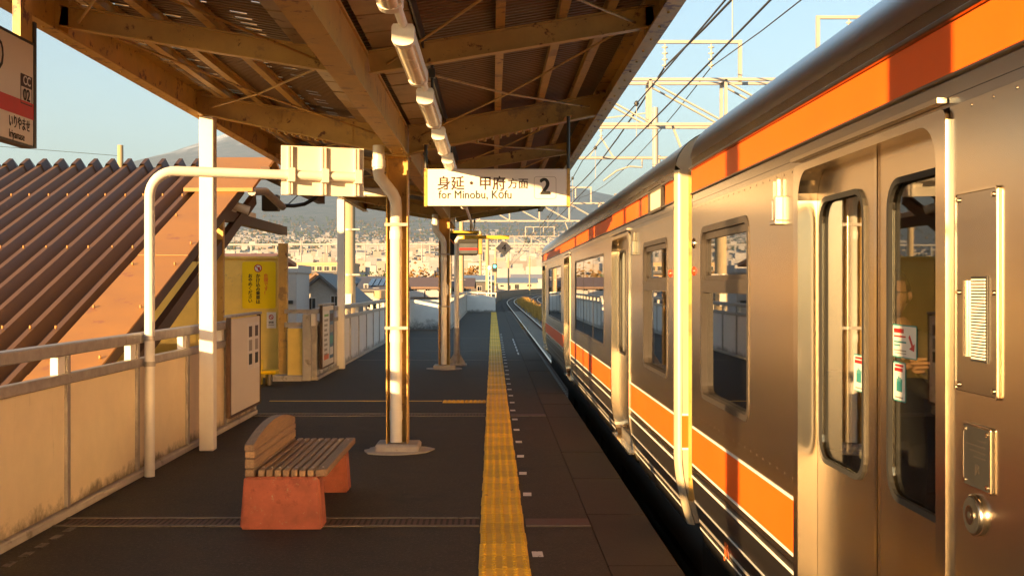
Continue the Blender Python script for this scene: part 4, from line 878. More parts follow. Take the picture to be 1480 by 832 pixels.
# ================================================================== PASSENGER inside the doorway
def skin_mesh(name, pts, edges, radii, sub=2):
    me = bpy.data.meshes.new(name); me.from_pydata(pts, edges, []); ob = bpy.data.objects.new(name, me); COL.objects.link(ob)
    md = ob.modifiers.new('s', 'SKIN'); md.use_smooth_shade = True
    for i, r_ in enumerate(radii):
        me.skin_vertices[0].data[i].radius = (r_, r_) if not isinstance(r_, tuple) else r_
        me.skin_vertices[0].data[i].use_root = (i == 0)
    sd = ob.modifiers.new('d', 'SUBSURF'); sd.levels = sub; sd.render_levels = sub
    dg = bpy.context.evaluated_depsgraph_get(); out = bpy.data.meshes.new_from_object(ob.evaluated_get(dg)); bpy.data.objects.remove(ob); return out
def person(base, rz, label):
    p = thing('person', base, label, 'person')
    mx = Matrix.Translation(base) @ Matrix.Rotation(rz, 4, 'Z') @ Matrix.Scale(0.94, 4)        # local: facing -Y, x to the person's left
    J = dict(pelvis=(0, 0, .84), waist=(0, -.005, .98), chest=(0, 0.0, 1.17), neck0=(0, .01, 1.29), neck1=(0, 0, 1.37),
             shl=(.155, 0, 1.24), ell=(.2, -.09, 1.02), wrl=(.10, -.2, 1.14), shr=(-.155, 0, 1.24), elr=(-.19, .02, .98), wrr=(-.2, -.05, .76),
             hl=(.085, 0, .80), kl=(.09, -.02, .45), al=(.09, .02, .08), tl=(.10, -.14, .035), hr=(-.085, 0, .80), kr=(-.09, -.03, .45), ar=(-.09, .01, .08), tr=(-.1, -.15, .035))
    rad = dict(pelvis=.13, waist=.125, chest=.14, neck0=.06, neck1=.05, shl=.065, ell=.047, wrl=.032, shr=.065, elr=.047, wrr=.032, hl=.09, kl=.06, al=.045, tl=.035, hr=.09, kr=.06, ar=.045, tr=.035)
    names = list(J); E = [('pelvis', 'waist'), ('waist', 'chest'), ('chest', 'neck0'), ('neck0', 'neck1'), ('chest', 'shl'), ('shl', 'ell'), ('ell', 'wrl'), ('chest', 'shr'), ('shr', 'elr'), ('elr', 'wrr'),
         ('pelvis', 'hl'), ('hl', 'kl'), ('kl', 'al'), ('al', 'tl'), ('pelvis', 'hr'), ('hr', 'kr'), ('kr', 'ar'), ('ar', 'tr')]
    body = skin_mesh('body', [J[n] for n in names], [(names.index(a), names.index(b_)) for a, b_ in E], [rad[n] for n in names])
    for mm in ('jacket', 'trousers', 'skin', 'black_metal'): body.materials.append(M[mm])
    for f in body.polygons:
        z = f.center.z; f.material_index = 0 if z > .8 else (1 if z > .09 else 3)
        if z > 1.30 and abs(f.center.x) < .07: f.material_index = 2
    body.transform(mx); link('body', body, p)
    # head
    bm = bmesh.new(); bmesh.ops.create_uvsphere(bm, u_segments=24, v_segments=18, radius=1)
    for v in bm.verts:
        x, y, z = v.co; v.co = Vector((x * .073 * (1 - .18 * max(0, -z)), y * .092 * (1 - .1 * max(0, -z)), z * .115))
        fx, fz = v.co.x, v.co.z
        if y < -.5:
            v.co.y -= .02 * math.exp(-(fx / .012) ** 2 - ((fz + .015) / .028) ** 2)          # nose
            v.co.y += .008 * math.exp(-((abs(fx) - .03) / .014) ** 2 - ((fz - .012) / .014) ** 2)   # eye sockets
            v.co.y -= .006 * math.exp(-(fx / .025) ** 2 - ((fz + .055) / .012) ** 2)         # mouth
        v.co += Vector((0, -.012, 1.465))
    hd = bpy.data.meshes.new('head'); bm.to_mesh(hd); bm.free(); hd.materials.append(M['skin'])
    for f in hd.polygons: f.use_smooth = True
    hd.transform(mx); ho = link('head', hd, p)
    bm = bmesh.new(); bmesh.ops.create_uvsphere(bm, u_segments=24, v_segments=18, radius=1)
    bmesh.ops.delete(bm, geom=[v for v in bm.verts if v.co.z < -.35 or (v.co.y < -.35 and v.co.z < .45)], context='VERTS')
    for v in bm.verts: v.co = Vector((v.co.x * .081, v.co.y * .1, v.co.z * .122)) + Vector((0, -.008, 1.467))
    hr = bpy.data.meshes.new('hair'); bm.to_mesh(hr); bm.free(); hr.materials.append(M['hair']); hr.transform(mx); link('hair', hr, ho)
    for s in (-1, 1):
        mb = MB(); mb.tube([mx @ Vector((s * .026, -.098, 1.477)), mx @ Vector((s * .026, -.092, 1.477))], 0.008, 8); mb.build('eye', 'ink', ho)
        mb = MB(); mb.tube([mx @ Vector((s * .070, -.005, 1.46)), mx @ Vector((s * .083, .005, 1.462))], [.022, .016], 8); mb.build('ear', 'skin', ho)
    mb = MB()
    for s in (-1, 1): mb.tube([mx @ Vector((s * .031 + .024 * math.cos(k * PI / 5), -.112, 1.474 + .019 * math.sin(k * PI / 5))) for k in range(11)], .0025, 5); mb.tube([mx @ Vector((s * .056, -.11, 1.478)), mx @ Vector((s * .078, -.01, 1.475))], .0025, 5)
    mb.tube([mx @ Vector((-.008, -.113, 1.478)), mx @ Vector((.008, -.113, 1.478))], .0025, 5); mb.build('glasses', 'black_metal', ho)
    mb = MB(); mb.bar(mx @ Vector((-.02, -.1035, 1.407)), mx @ Vector((.02, -.1035, 1.407)), .004, .005); mb.build('mouth', 'ink_brown', ho)
    # hands: palm and five fingers each
    def hand(w0, d, up, curl):
        d = Vector(d).normalized(); up = Vector(up).normalized(); sd = d.cross(up).normalized(); w0 = Vector(w0); pts = []; ed = []; ra = []
        def a(v, r_): pts.append(v); ra.append(r_); return len(pts) - 1
        i0 = a(w0, .026); i1 = a(w0 + d * .045, (.036, .017)); i2 = a(w0 + d * .075, (.036, .016)); ed += [(i0, i1), (i1, i2)]
        me_ = [skin_mesh('hand', pts, ed, ra, 1)]
        for k, (off, ln) in enumerate(((-.027, .068), (-.009, .078), (.009, .073), (.027, .058))):
            q = w0 + d * .075 + sd * off; P0 = [q - d * .012]; dd = d.copy()
            for sgm in (.45, .32, .23):
                dd = (Matrix.Rotation(curl, 3, sd) @ dd); P0.append(P0[-1] + dd * ln * sgm * 1.15)
            me_.append(skin_mesh('finger', P0, [(0, 1), (1, 2), (2, 3)], [.0095, .009, .0082, .0072], 1))
        q = w0 + d * .03 - sd * .03; me_.append(skin_mesh('thumb', [q, q + d * .028 - sd * .022 - up * .01, q + d * .058 - sd * .026 - up * .022], [(0, 1), (1, 2)], [.012, .0105, .008], 1))
        bm = bmesh.new()
        for z in me_: bm.from_mesh(z)
        hm = bpy.data.meshes.new('hand'); bm.to_mesh(hm); bm.free(); hm.materials.append(M['skin'])
        for f in hm.polygons: f.use_smooth = True
        hm.transform(mx); link('hand', hm, p)
    hand((.098, -.207, 1.148), (.676, .743, .05), (.743, -.676, 0), .12)
    hand((-.2, -.055, .75), (0, -.12, -1), (1, 0, 0), .22)
    return p
person((1.735, 4.80, 0.2), R(-42), 'passenger in dark clothes standing behind the near door glass, one hand raised')
# ================================================================== STAIR ROOF AND STAIR WALLS
TS = 0.376; RY, RZ = 16.3, 3.30
def rz_(y): return RZ - TS * abs(RY - y)
st = thing('stair_roof', (-6, RY, 0), 'brown folded metal roof sloping over the stairs on the left', 'roof')
prof = [(0.0, 0.0), (0.045, 0.0), (0.11, 0.125), (0.165, 0.125), (0.23, 0.0), (0.25, 0.0)]
mb = MB()
for (ya, yb) in ((4.0, RY),):
    n = len(prof); vs = [(px_, y, z + rz_(y)) for y in (ya, yb) for px_, z in prof]
    mb.add(vs, [(k, k + 1, n + k + 1, n + k) for k in range(n - 1)])
for k in range(3):    # thickness at the ridge end, seen against the sky
    pass
n = len(prof); vs = [(px_, y, z + rz_(y)) for y in (RY + 0.002, 17.0) for px_, z in prof]; mb.add(vs, [(k, k + 1, n + k + 1, n + k) for k in range(n - 1)])
rp_ = mb.mesh('roof_panel', 'brown_roof_shade')
cap = MB(); vs = [(px_, y, z + RZ + dz) for y, dz in ((RY - 0.22, -0.08 + 0.012), (RY, 0.035), (RY + 0.22, -0.08 + 0.012)) for px_, z in [(a, b_ * 1.06 + 0.006) for a, b_ in prof]]
for r_ in range(2): cap.add(vs, [(r_ * n + k, r_ * n + k + 1, (r_ + 1) * n + k + 1, (r_ + 1) * n + k) for k in range(n - 1)])
cp_ = cap.mesh('ridge_cap', 'brown_dark')
bolt = MB().tube([(0, 0, 0), (0, 0, 0.03)], 0.012, 6).mesh('roof_bolt', 'brown_trim_lit')
for k in range(30):
    x = -3.98 - 0.25 * (k + 1)
    link('roof_panel', rp_, st, loc=(x, 0, 0)); link('ridge_cap', cp_, st, loc=(x, 0, 0))
    if k < 16:
        for y in (8.2, 10.4, 12.6, 14.6): link('roof_bolt', bolt, st, loc=(x + 0.138, y + random.uniform(-0.05, 0.05), rz_(y) + 0.125))
ends = [4.0, 7.1, 9.4, 12.35, 15.1]
for i, (a, c) in enumerate(zip(ends[:-1], ends[1:])):
    z0_ = 0.13 + 0.006 * (i % 2)
    mb = MB(); vs = []
    for y in (a, c + 0.03):
        vs += [(-3.96, y, rz_(y) + z0_), (-3.40, y, rz_(y) + z0_), (-3.40, y, rz_(y) + z0_ - 0.02), (-3.96, y, rz_(y) + z0_ - 0.02)]
    mb.add(vs, [(0, 1, 5, 4), (1, 2, 6, 5), (2, 3, 7, 6), (3, 0, 4, 7), (0, 3, 2, 1), (4, 5, 6, 7)]); mb.build('verge_sheet', 'brown_trim_lit', st)
    for y in (a + 0.35, (a + c) / 2, c - 0.3):
        for x in (-3.92, -3.46): link('roof_bolt', bolt, st, loc=(x, y, rz_(y) + z0_))
mb = MB(); mb.add([(-3.408, 4, rz_(4) + 0.1), (-3.408, 15.2, rz_(15.2) + 0.1), (-3.408, 15.2, rz_(15.2) - 0.02), (-3.408, 4, rz_(4) - 0.02), (-3.43, 4, rz_(4) + 0.1), (-3.43, 15.2, rz_(15.2) + 0.1), (-3.43, 15.2, rz_(15.2) - 0.02), (-3.43, 4, rz_(4) - 0.02)],
    [(0, 1, 2, 3), (7, 6, 5, 4), (0, 4, 5, 1), (3, 2, 6, 7)]); mb.build('verge_board', 'brown_dark', st)
mb = MB(); vs = []
for y, dz in ((14.75, 0.19), (RY, 0.19), (16.9, 0.19)): vs += [(-4.12, y, rz_(y) + dz), (-3.2, y, rz_(y) + dz), (-3.2, y, rz_(y) + dz - 0.05), (-4.12, y, rz_(y) + dz - 0.05)]
mb.add(vs, [(0, 1, 5, 4), (1, 2, 6, 5), (2, 3, 7, 6), (3, 0, 4, 7), (4, 5, 9, 8), (5, 6, 10, 9), (6, 7, 11, 10), (7, 4, 8, 11), (0, 3, 2, 1), (8, 9, 10, 11)]); mb.build('ridge_sheet', 'brown_trim_lit', st)
for dz in (-0.42,):
    mb = MB(); mb.bar((-3.52, 6.0, rz_(6) + dz), (-3.52, RY, rz_(RY) + dz), 0.08, 0.16); mb.build('raking_beam', 'brown_dark', st)
mb = MB()
for y in (9, 11, 13, 15): mb.bar((-10.0, y, rz_(y) - 0.1), (-3.45, y, rz_(y) - 0.1), 0.08, 0.14)
mb.build('purlin', 'brown_dark', st)
box('post', 'cream_steel', -3.56, -3.47, 14.25, 14.34, 0.0, rz_(14.3) - 0.03, st); box('post', 'brown_dark', -3.545, -3.485, 14.345, 14.39, 0.0, rz_(14.3) - 0.05, st)
box('post', 'cream_steel', -3.66, -3.51, 18.88, 19.02, 0.0, rz_(18.9) + 0.0, st, b=0.006)
box('tie_beam', 'brown_dark', -3.62, -3.5, 14.4, 18.87, 2.46, 2.6, st); box('tie_beam', 'brown_dark', -3.0, -2.88, 14.3, 19.0, 3.0, 3.14, st)
MB().tube([(-3.22, 14.8, 2.86), (-3.2, 15.6, 2.93), (-3.15, 16.6, 2.78)], 0.055, 10).build('eaves_pipe', 'galv', st)
MB().tube([(-3.6, 14.9, 2.72), (-3.3, 15.0, 2.62)], 0.06, 10).build('eaves_pipe', 'pvc', st)
box('junction_box', 'black_metal', -3.55, -3.3, 17.0, 17.2, 2.75, 3.0, st, b=0.01)
t_ = lamp(15.2, 1.5, -3.62, 2.62, 'bare lamp hanging under the stair roof above the yellow sign'); t_.rotation_euler = (0, 0, 0)
tag(t_, group='stair lamps')
t_ = thing('hanging_cable', (-3.3, 17, 2.4), 'dark cable hanging in a loop beside the stair post', 'cable')
MB().tube([P(405, 297, 17), P(425, 297.5, 17), P(440, 295, 17), P(455, 287, 17), P(470, 268, 17)], 0.03, 8).build('loop', 'black_metal', t_); MB().tube([P(416, 296, 17.1), P(436, 277, 17.1)], 0.008, 6).build('stay', 'black_metal', t_)
# stair enclosure
sw = thing('stair_wall', (-6, 19.35, 0), 'yellow cream wall on the far side of the stairs', 'wall')
for k in range(5):
    xa = -3.66 - k * 1.5; box('panel', 'stair_wall', xa - 1.49, xa, 19.3, 19.38, -3.0, 2.07, sw, b=0.004)
box('cap', 'stair_wall', -11.2, -3.62, 19.26, 19.42, 2.072, 2.11, sw)
box('end_panel', 'stair_wall', -3.47, -3.215, 18.72, 18.78, 0.06, 0.88, sw, b=0.006); box('end_rail', 'galv', -3.52, -3.2, 18.7, 18.78, 0.90, 0.98, sw); box('end_rail', 'galv', -3.52, -2.95, 18.7, 18.78, 1.13, 1.2, sw)
box('end_post', 'concrete', -3.2, -3.06, 18.62, 18.74, 0.0, 1.12, sw, b=0.01); box('end_plinth', 'concrete', -3.7, -3.2, 18.6, 18.9, -0.01, 0.09, sw, b=0.01)
stt = thing('stairs', (-6, 16.8, -0.2), 'concrete stairs leading down to the left under the brown roof', 'stairs')
for k in range(14): box('step', 'concrete', -4.9 - 0.3 * (k + 1), -4.9 - 0.3 * k - 0.002, 14.45, 19.25, -3.2, -0.16 * (k + 1), stt)
nw = thing('stair_side_wall', (-7, 14.4, 0), 'cream side wall of the stairs below the roof slope', 'wall')
box('panel', 'stair_wall', -11, -3.6, 14.4, 14.44, -3.0, 0.85, nw)
# yellow warning sign
t_ = thing('warning_sign', (-4.07, 19.29, 1.2), 'bright yellow warning sign with vertical Japanese lettering on the stair wall', 'sign')
ya = 19.285
def wx(px): return (px - VX) / F * ya
def wz(py): return EYE - (py - VY) / F * ya
plate([rrect(wx(350), wx(398.5), wz(445.5), wz(378), 0.04)], 0.004, lambda u, v, w_: (u, ya + w_, v)).build('panel', 'sign_yellow', t_)
def vtext(s, px, y0, y1, m_, size, bold=0.02):
    for i, ch in enumerate(s): text(ch, size, m_, (wx(px), ya - 0.004, wz(y0 + (y1 - y0) * (i + 0.5) / len(s))), '-y', t_, bold=bold)
vtext('危険です！', 384.5, 396, 427, 'ink_orange', 0.082); vtext('かけ込み乗車は', 373, 396, 439.5, 'ink', 0.08, 0.03); vtext('おやめください', 361.8, 396, 438, 'ink', 0.078, 0.03)
def ring(cx, cz, r0, r1, m_, par, y, name='icon_ring'):
    n = 24; plate([[(cx + r1 * math.cos(2 * PI * k / n), cz + r1 * math.sin(2 * PI * k / n)) for k in range(n)]] + ([[(cx + r0 * math.cos(2 * PI * k / n), cz + r0 * math.sin(2 * PI * k / n)) for k in range(n)]] if r0 else []), 0.001, lambda u, v, w_: (u, y + w_, v)).build(name, m_, par)
ring(wx(373), wz(387.5), 0, 0.068, 'sign_white', t_, ya - 0.003, 'icon_disc'); ring(wx(373), wz(387.5), 0.055, 0.07, 'ink_red', t_, ya - 0.0045)
MB().bar((wx(373) - 0.045, ya - 0.0045, wz(387.5) + 0.045), (wx(373) + 0.045, ya - 0.0045, wz(387.5) - 0.045), 0.001, 0.014, up=(0.7, 0, 0.7)).build('icon_slash', 'ink_red', t_)
MB().bbox(wx(374) - 0.012, wx(374) + 0.02, ya - 0.005, ya - 0.0035, wz(388) - 0.035, wz(388) + 0.025, 0.0005).build('icon_figure', 'ink_red', t_)
t_ = thing('no_smoking_sign', (-3.85, 19.29, 0.86), 'small white no smoking sign below the yellow sign', 'sign')
box('panel', 'sign_white', wx(385.5), wx(399), ya - 0.004, ya + 0.004, wz(474), wz(451), t_)
ring(wx(392), wz(458), 0.028, 0.042, 'ink_red', t_, ya - 0.0055); MB().bar((wx(392) - 0.03, ya - 0.0055, wz(458) + 0.03), (wx(392) + 0.03, ya - 0.0055, wz(458) - 0.03), 0.001, 0.012, up=(0.7, 0, 0.7)).build('icon_slash', 'ink_red', t_)
text('禁煙', 0.045, 'ink', (wx(392), ya - 0.005, wz(466)), '-y', t_, bold=0.02)
box('printed_line', 'ink_grey', wx(388), wx(396.5), ya - 0.0055, ya - 0.0045, wz(470), wz(469), t_)
t_ = thing('yellow_stand', (-3.75, 17.9, 0), 'low yellow topped stand with a black leg by the stair wall', 'stand')
box('top', 'sign_yellow', -3.75, -3.48, 17.75, 18.05, 0.18, 0.24, t_, b=0.01); MB().tube([(-3.62, 17.9, 0.0), (-3.62, 17.9, 0.18)], 0.06, 10).build('leg', 'black_metal', t_); box('foot', 'sign_yellow', -3.78, -3.755, 17.6, 18.1, 0.0, 0.4, t_)

# ================================================================== FAR PLATFORM FURNITURE
t_ = thing('stop_sign_post', (-0.8, 22.2, 0), 'grey post with a yellow arm carrying the diamond number 4', 'sign post')
by = 22.2
def at(px, py): return P(px, py, by)
bx_ = at(660, 500).x
MB().tube([(bx_, by, 0.0), (bx_, by, 2.5), (bx_ + 0.03, by, 2.55), (bx_ + 0.12, by, 2.565)], [0.055, 0.045, 0.042, 0.04], 10).build('post', 'white_steel', t_)
MB().tube([(bx_, by, 0.02), (bx_, by, 0.75)], 0.062, 10).build('sleeve', 'galv', t_)
box('base_plate', 'galv', bx_ - 0.2, bx_ + 0.2, by - 0.15, by + 0.15, 0.0, 0.03, t_)
for s in (-1, 1): mb = MB(); mb.add([(bx_ + s * 0.05, by - 0.006, 0.03), (bx_ + s * 0.19, by - 0.006, 0.03), (bx_ + s * 0.05, by - 0.006, 0.25), (bx_ + s * 0.05, by + 0.006, 0.03), (bx_ + s * 0.19, by + 0.006, 0.03), (bx_ + s * 0.05, by + 0.006, 0.25)], [(0, 1, 2), (3, 5, 4), (0, 3, 4, 1), (1, 4, 5, 2), (2, 5, 3, 0)]); mb.build('gusset', 'galv', t_)
MB().bar((bx_ + 0.05, by, 2.565), (at(736, 343).x, by, 2.565), 0.07, 0.07).build('arm', 'yellow_paint', t_)
cx_, cz_ = at(728.5, 358.5).x, at(728.5, 358.5).z
MB().extr([(cx_ - 0.16, cz_), (cx_, cz_ - 0.17), (cx_ + 0.16, cz_), (cx_, cz_ + 0.17)], 'y', by - 0.01, by + 0.01).build('diamond_plate', 'sign_white', t_)
text('4', 0.2, 'ink', (cx_, by - 0.013, cz_), '-y', t_); MB().tube([(cx_, by, cz_ + 0.16), (cx_, by, 2.54)], 0.01, 6).build('hanger', 'galv', t_)
# monitor cabinet; the train it reflects is painted on as flat pictures
my = 24.0
def am(px, py): return P(px, py, my)
t_ = thing('mirror_cabinet', (-0.6, my, 2.2), 'black platform monitor cabinet with painted reflections hanging at the canopy end', 'mirror')
x0, x1, z0, z1 = am(645, 0).x, am(697, 0).x, am(0, 368.5).z, am(0, 337).z
MB().bbox(x0, x1 - 0.1, my, my + 0.35, z0, z1, 0.03).build('cabinet', 'black_metal', t_); box('side_box', 'cream_steel', x1 - 0.098, x1, my + 0.02, my + 0.33, z0 + 0.02, z1 - 0.02, t_, b=0.01)
box('hood', 'yellow_paint', x0 - 0.02, x1 - 0.08, my - 0.1, my + 0.4, z1 + 0.002, z1 + 0.05, t_)
sy_ = my - 0.003
for (pa, pb) in ((647, 659), (663, 690.5)):
    s_ = plate([rrect(am(pa, 0).x, am(pb, 0).x, am(0, 367).z, am(0, 340).z, 0.03)], 0.004, lambda u, v, w_: (u, sy_ + w_, v)).build('mirror_face', 'ink', t_)
    if pa > 650:
        for a, b_, c_, d_, m_ in ((664, 690, 352, 366, 'reflection_grey'), (664, 690, 358.3, 361.5, 'ink_red'), (664, 690, 341, 349.5, 'black_metal')):
            dz = 0.004 if m_ != 'ink_red' else 0.006
            box('painted_reflection', m_, am(a, 0).x, am(b_, 0).x, sy_ - dz, sy_ - dz + 0.0015, am(0, d_).z, am(0, c_).z, s_)
    else:
        MB().bar((am(650, 0).x, sy_ - 0.004, am(0, 345).z), (am(658, 0).x, sy_ - 0.004, am(0, 354).z), 0.001, 0.025, up=(0.6, 0, 0.8)).build('painted_reflection', 'ink_orange', s_)
for x in (x0 + 0.15, x1 - 0.25): MB().tube([(x, my + 0.2, z1 + 0.05), (x, my + 0.2, 3.16)], 0.02, 8).build('hanger', 'cream_steel', t_)

# ================================================================== GANTRIES, MASTS, WIRES
def pole(name, x, y, z0_, z1_, r0, r1, label, group=None, m_='pole_concrete', bands=()):
    t_ = thing(name, (x, y, z0_), label, 'pole', group)
    MB().tube([(x, y, z0_), (x, y, z1_)], [r0, r1], 16).build('shaft', m_, t_)
    for z in bands:
        mb = MB(); rr = r0 + (r1 - r0) * (z - z0_) / (z1_ - z0_) + 0.012
        mb.tube([(x, y, z - 0.03), (x, y, z + 0.03)], rr, 16); mb.bar((x + rr * 0.9, y - 0.05, z), (x + rr + 0.1, y - 0.05, z), 0.03, 0.05); mb.build('band', 'galv', t_)
    return t_
def insulator(par, x, y, z, ln=0.55):
    mb = MB(); prof = [(0.02, 0)]
    for k in range(4): q = k / 4 * ln + 0.06; prof += [(0.025, q), (0.085, q + 0.02), (0.09, q + 0.04), (0.025, q + 0.06)]
    prof.append((0.02, ln)); n = 12
    vs = [(x + r_ * math.cos(2 * PI * k / n), y + r_ * math.sin(2 * PI * k / n), z - q) for r_, q in prof for k in range(n)]
    mb.add(vs, [(i * n + k, i * n + (k + 1) % n, (i + 1) * n + (k + 1) % n, (i + 1) * n + k) for i in range(len(prof) - 1) for k in range(n)], 0, True); mb.build('insulator', 'insulator', par)
def gantry(y, xl, xr, label, frames, detail=True, dz=0.0, poles=True):
    t_ = thing('catenary_gantry', (xc(y), y, -1.4), label, 'gantry', 'gantries over the track')
    zl, zu = 6.2 + dz, 7.48 + dz
    for z in (zl, zu):
        for s in (-1, 1):
            mb = MB(); mb.bar((xl, y + s * 0.32, z), (xr, y + s * 0.32, z), 0.09, 0.08); mb.build('chord', 'gantry', t_)
    n = max(2, int(round((xr - xl) / 2.08))); dx = (xr - xl) / n
    for i in range(n + 1):
        x = xl + i * dx
        for s in (-1, 1):
            MB().bar((x, y + s * 0.32, zl), (x, y + s * 0.32, zu), 0.08, 0.09, up=(0, 1, 0)).build('vertical', 'gantry', t_)
            if i < n: MB().bar((x, y + s * 0.30, zu - 0.05), (x + dx, y + s * 0.30, zl + 0.05), 0.04, 0.085, up=(0, 1, 0)).build('diagonal', 'gantry', t_)
        MB().bar((x, y - 0.3, zu), (x, y + 0.3, zu), 0.06, 0.06).build('cross_tie', 'gantry', t_)
    for (a, c, zf, ins) in frames:
        MB().bar((a, y, zf), (c, y, zf), 0.09, 0.09).build('top_frame', 'gantry', t_)
        for x in (a, c): MB().bar((x, y, zu), (x, y, zf + 0.05), 0.1, 0.1, up=(0, 1, 0)).build('frame_post', 'gantry', t_)
        for x in ins: insulator(t_, x, y, zf - 0.06, 0.7)
    for x in (5.2, 7.4):
        MB().bar((xc(y) - 2.6 + x, y, zl), (xc(y) - 2.6 + x + 0.25, y, zl - 0.65), 0.06, 0.06).build('drop_arm', 'gantry', t_)
    if poles:
        MB().tube([(xr, y, -6.3), (xr, y, zu + 0.6)], [0.2, 0.16], 16).build('pole', 'pole_concrete', t_); MB().tube([(xl, y, -6.3), (xl, y, zu + 0.6)], [0.2, 0.155], 16).build('pole', 'pole_concrete', t_)
        for z in (0.6, 1.9, 3.2, 4.6):
            mb = MB(); mb.tube([(xl, y, z - 0.03), (xl, y, z + 0.03)], 0.2, 16); mb.bar((xl + 0.1, y - 0.2, z), (xl + 0.32, y - 0.2, z), 0.03, 0.05); mb.build('band', 'galv', t_)
        box('pole_plate', 'sign_cream', xl - 0.1, xl + 0.08, y - 0.215, y - 0.2, 1.0, 1.35, t_)
    return t_
gantry(32, -4.14, 11.0, 'nearest white lattice gantry spanning the track above the train', [(0.5, 7.15, 8.62, (4.98, 6.32)), (9.4, 13.2, 9.33, (10.3, 12.0))])
gantry(80, -3.1, 12.0, 'second white lattice gantry further along the track', [(3.6, 7.1, 8.62, (4.6, 6.0))])
gantry(135, -1.5, 13.0, 'far small lattice gantry seen under the second one', [(4.0, 7.5, 8.62, (5.0, 6.2))])
gantry(190, 0.5, 14.0, 'smallest lattice gantry near the bend of the track', [(4.5, 8, 8.62, (5.2, 6.6))])
# pipe cantilever mast
t_ = thing('cantilever_mast', (7.4, 50, -1.4), 'slim mast with a long horizontal pipe arm over the train roof', 'mast')
MB().tube([(7.35, 50, -6.2), (7.35, 50, 9.6)], [0.16, 0.13], 12).build('mast', 'gantry', t_); MB().tube([(3.2, 50, 7.33), (8.2, 50, 7.33)], 0.07, 10).build('arm', 'gantry', t_)
insulator(t_, 4.9, 50, 9.1, 0.9); MB().bar((4.9, 50, 8.25), (4.35, 50, 7.36), 0.06, 0.06).build('strut', 'gantry', t_); MB().bar((4.9, 50, 8.25), (5.45, 50, 7.36), 0.06, 0.06).build('strut', 'gantry', t_)
MB().bar((4.9, 50, 9.1), (7.35, 50, 9.4), 0.06, 0.06).build('tie', 'gantry', t_); MB().tube([(6.75, 50, 7.3), (6.75, 50, 6.9), (6.2, 50, 6.95), (5.6, 50, 6.75), (5.0, 50, 6.3)], 0.04, 8).build('steady_arm', 'gantry', t_)
t_ = pole('track_mast', 9.0, 60, -6, 8.6, 0.14, 0.1, 'slim mast with a bracket frame behind the train roof', None, 'gantry'); MB().bar((6.6, 60, 6.5), (9.0, 60, 6.5), 0.07, 0.07).build('bracket', 'gantry', t_); MB().bar((6.62, 60, 6.5), (6.62, 60, 5.2), 0.07, 0.07, up=(0, 1, 0)).build('bracket', 'gantry', t_)
for (px, Y, top, lab_) in ((648.5, 84, 292, 'concrete pole left of the monitor behind the second canopy column'), (667, 88, 290, 'slim concrete pole just right of the monitor post'), (704.5, 112, 340, 'concrete pole standing beyond the platform end wall'), (735, 262, 364, 'pole beside the curve left of the track'), (765.5, 300, 370, 'pole furthest round the curve near the train front'), (693, 150, 398, 'short pole beyond the end wall')):
    p_ = P(px, top, Y); pole('utility_pole', p_.x, Y, -6.2, p_.z, 0.24, 0.17, lab_, 'poles along the line', bands=(2.0,) if Y < 100 else ())
p_ = P(174, 210, 62); t_ = pole('utility_pole', p_.x, 62, -6.2, p_.z, 0.2, 0.16, 'lone concrete pole top rising behind the brown roof', 'poles along the line')
MB().tube([p_ + Vector((0, 0, -0.6)), p_ + Vector((-9, -4, -0.25)), p_ + Vector((-22, -9, 1.0))], 0.012, 6).build('wire', 'wire', t_)
# signal
sgy = 75.0; p_ = P(708, 440, sgy)
t_ = thing('railway_signal', (p_.x, sgy, -1.4), 'railway signal showing green on a white ladder mast', 'signal')
for dx in (-0.1, 0.1): MB().tube([(p_.x + dx, sgy, -1.4), (p_.x + dx, sgy, 2.9)], 0.03, 8).build('mast_leg', 'white_steel', t_)
for k in range(14): MB().bar((p_.x - 0.1, sgy, -1.1 + 0.3 * k), (p_.x + 0.1, sgy, -1.1 + 0.3 * k), 0.03, 0.03).build('rung', 'white_steel', t_)
q_ = P(715, 387, sgy); MB().bbox(q_.x - 0.16, q_.x + 0.16, sgy - 0.1, sgy + 0.1, q_.z - 0.28, q_.z + 0.28, 0.05).build('signal_head', 'black_metal', t_)
MB().tube([(q_.x, sgy - 0.105, q_.z + 0.1), (q_.x, sgy - 0.12, q_.z + 0.1)], 0.1, 16).build('green_light', 'signal_green', t_); MB().bar((p_.x, sgy, q_.z), (q_.x, sgy, q_.z), 0.05, 0.05).build('bracket', 'white_steel', t_)
d_ = P(707.5, 387, sgy); MB().extr([(d_.x - 0.17, d_.z), (d_.x, d_.z - 0.17), (d_.x + 0.17, d_.z), (d_.x, d_.z + 0.17)], 'y', sgy - 0.13, sgy - 0.11).build('marker_plate', 'sign_white', t_)
# wires
def wire(name, pts, r_, label):
    return MB().tube(pts, r_, 6).build(name, 'wire', label=label, cat='wire', group='overhead wires')
def sagline(x0, x1, zs, sag, spans, n=8):
    out = []
    for a, c in spans:
        for k in range(n):
            t2 = k / n; y = a + (c - a) * t2; out.append((x0 + (x1 - x0) * 0 + (xc(y) - 2.6), y, zs - sag * 4 * t2 * (1 - t2)))
    return [(x0 + p[0], p[1], p[2]) for p in out]
SPN = [(-16, 32), (32, 80), (80, 135), (135, 190)]
wire('feeder_wire', sagline(2.49, 0, 7.9, 0.6, SPN) and [(p[0] + 2.49, p[1], p[2]) for p in sagline(0 + 2.49 / 1, 0, 7.9, 0.6, SPN)][:0] or [(4.98 + xc(y) - 2.6, y, z) for (x, y, z) in sagline(0, 0, 7.9, 0.6, SPN)], 0.028, 'thick dark feeder wire hung from the left insulators of the gantries')
wire('feeder_wire', [(6.32 + xc(y) - 2.6, y, z) for (x, y, z) in sagline(0, 0, 7.9, 0.75, SPN)], 0.016, 'thin feeder wire hung from the right insulators of the gantries')
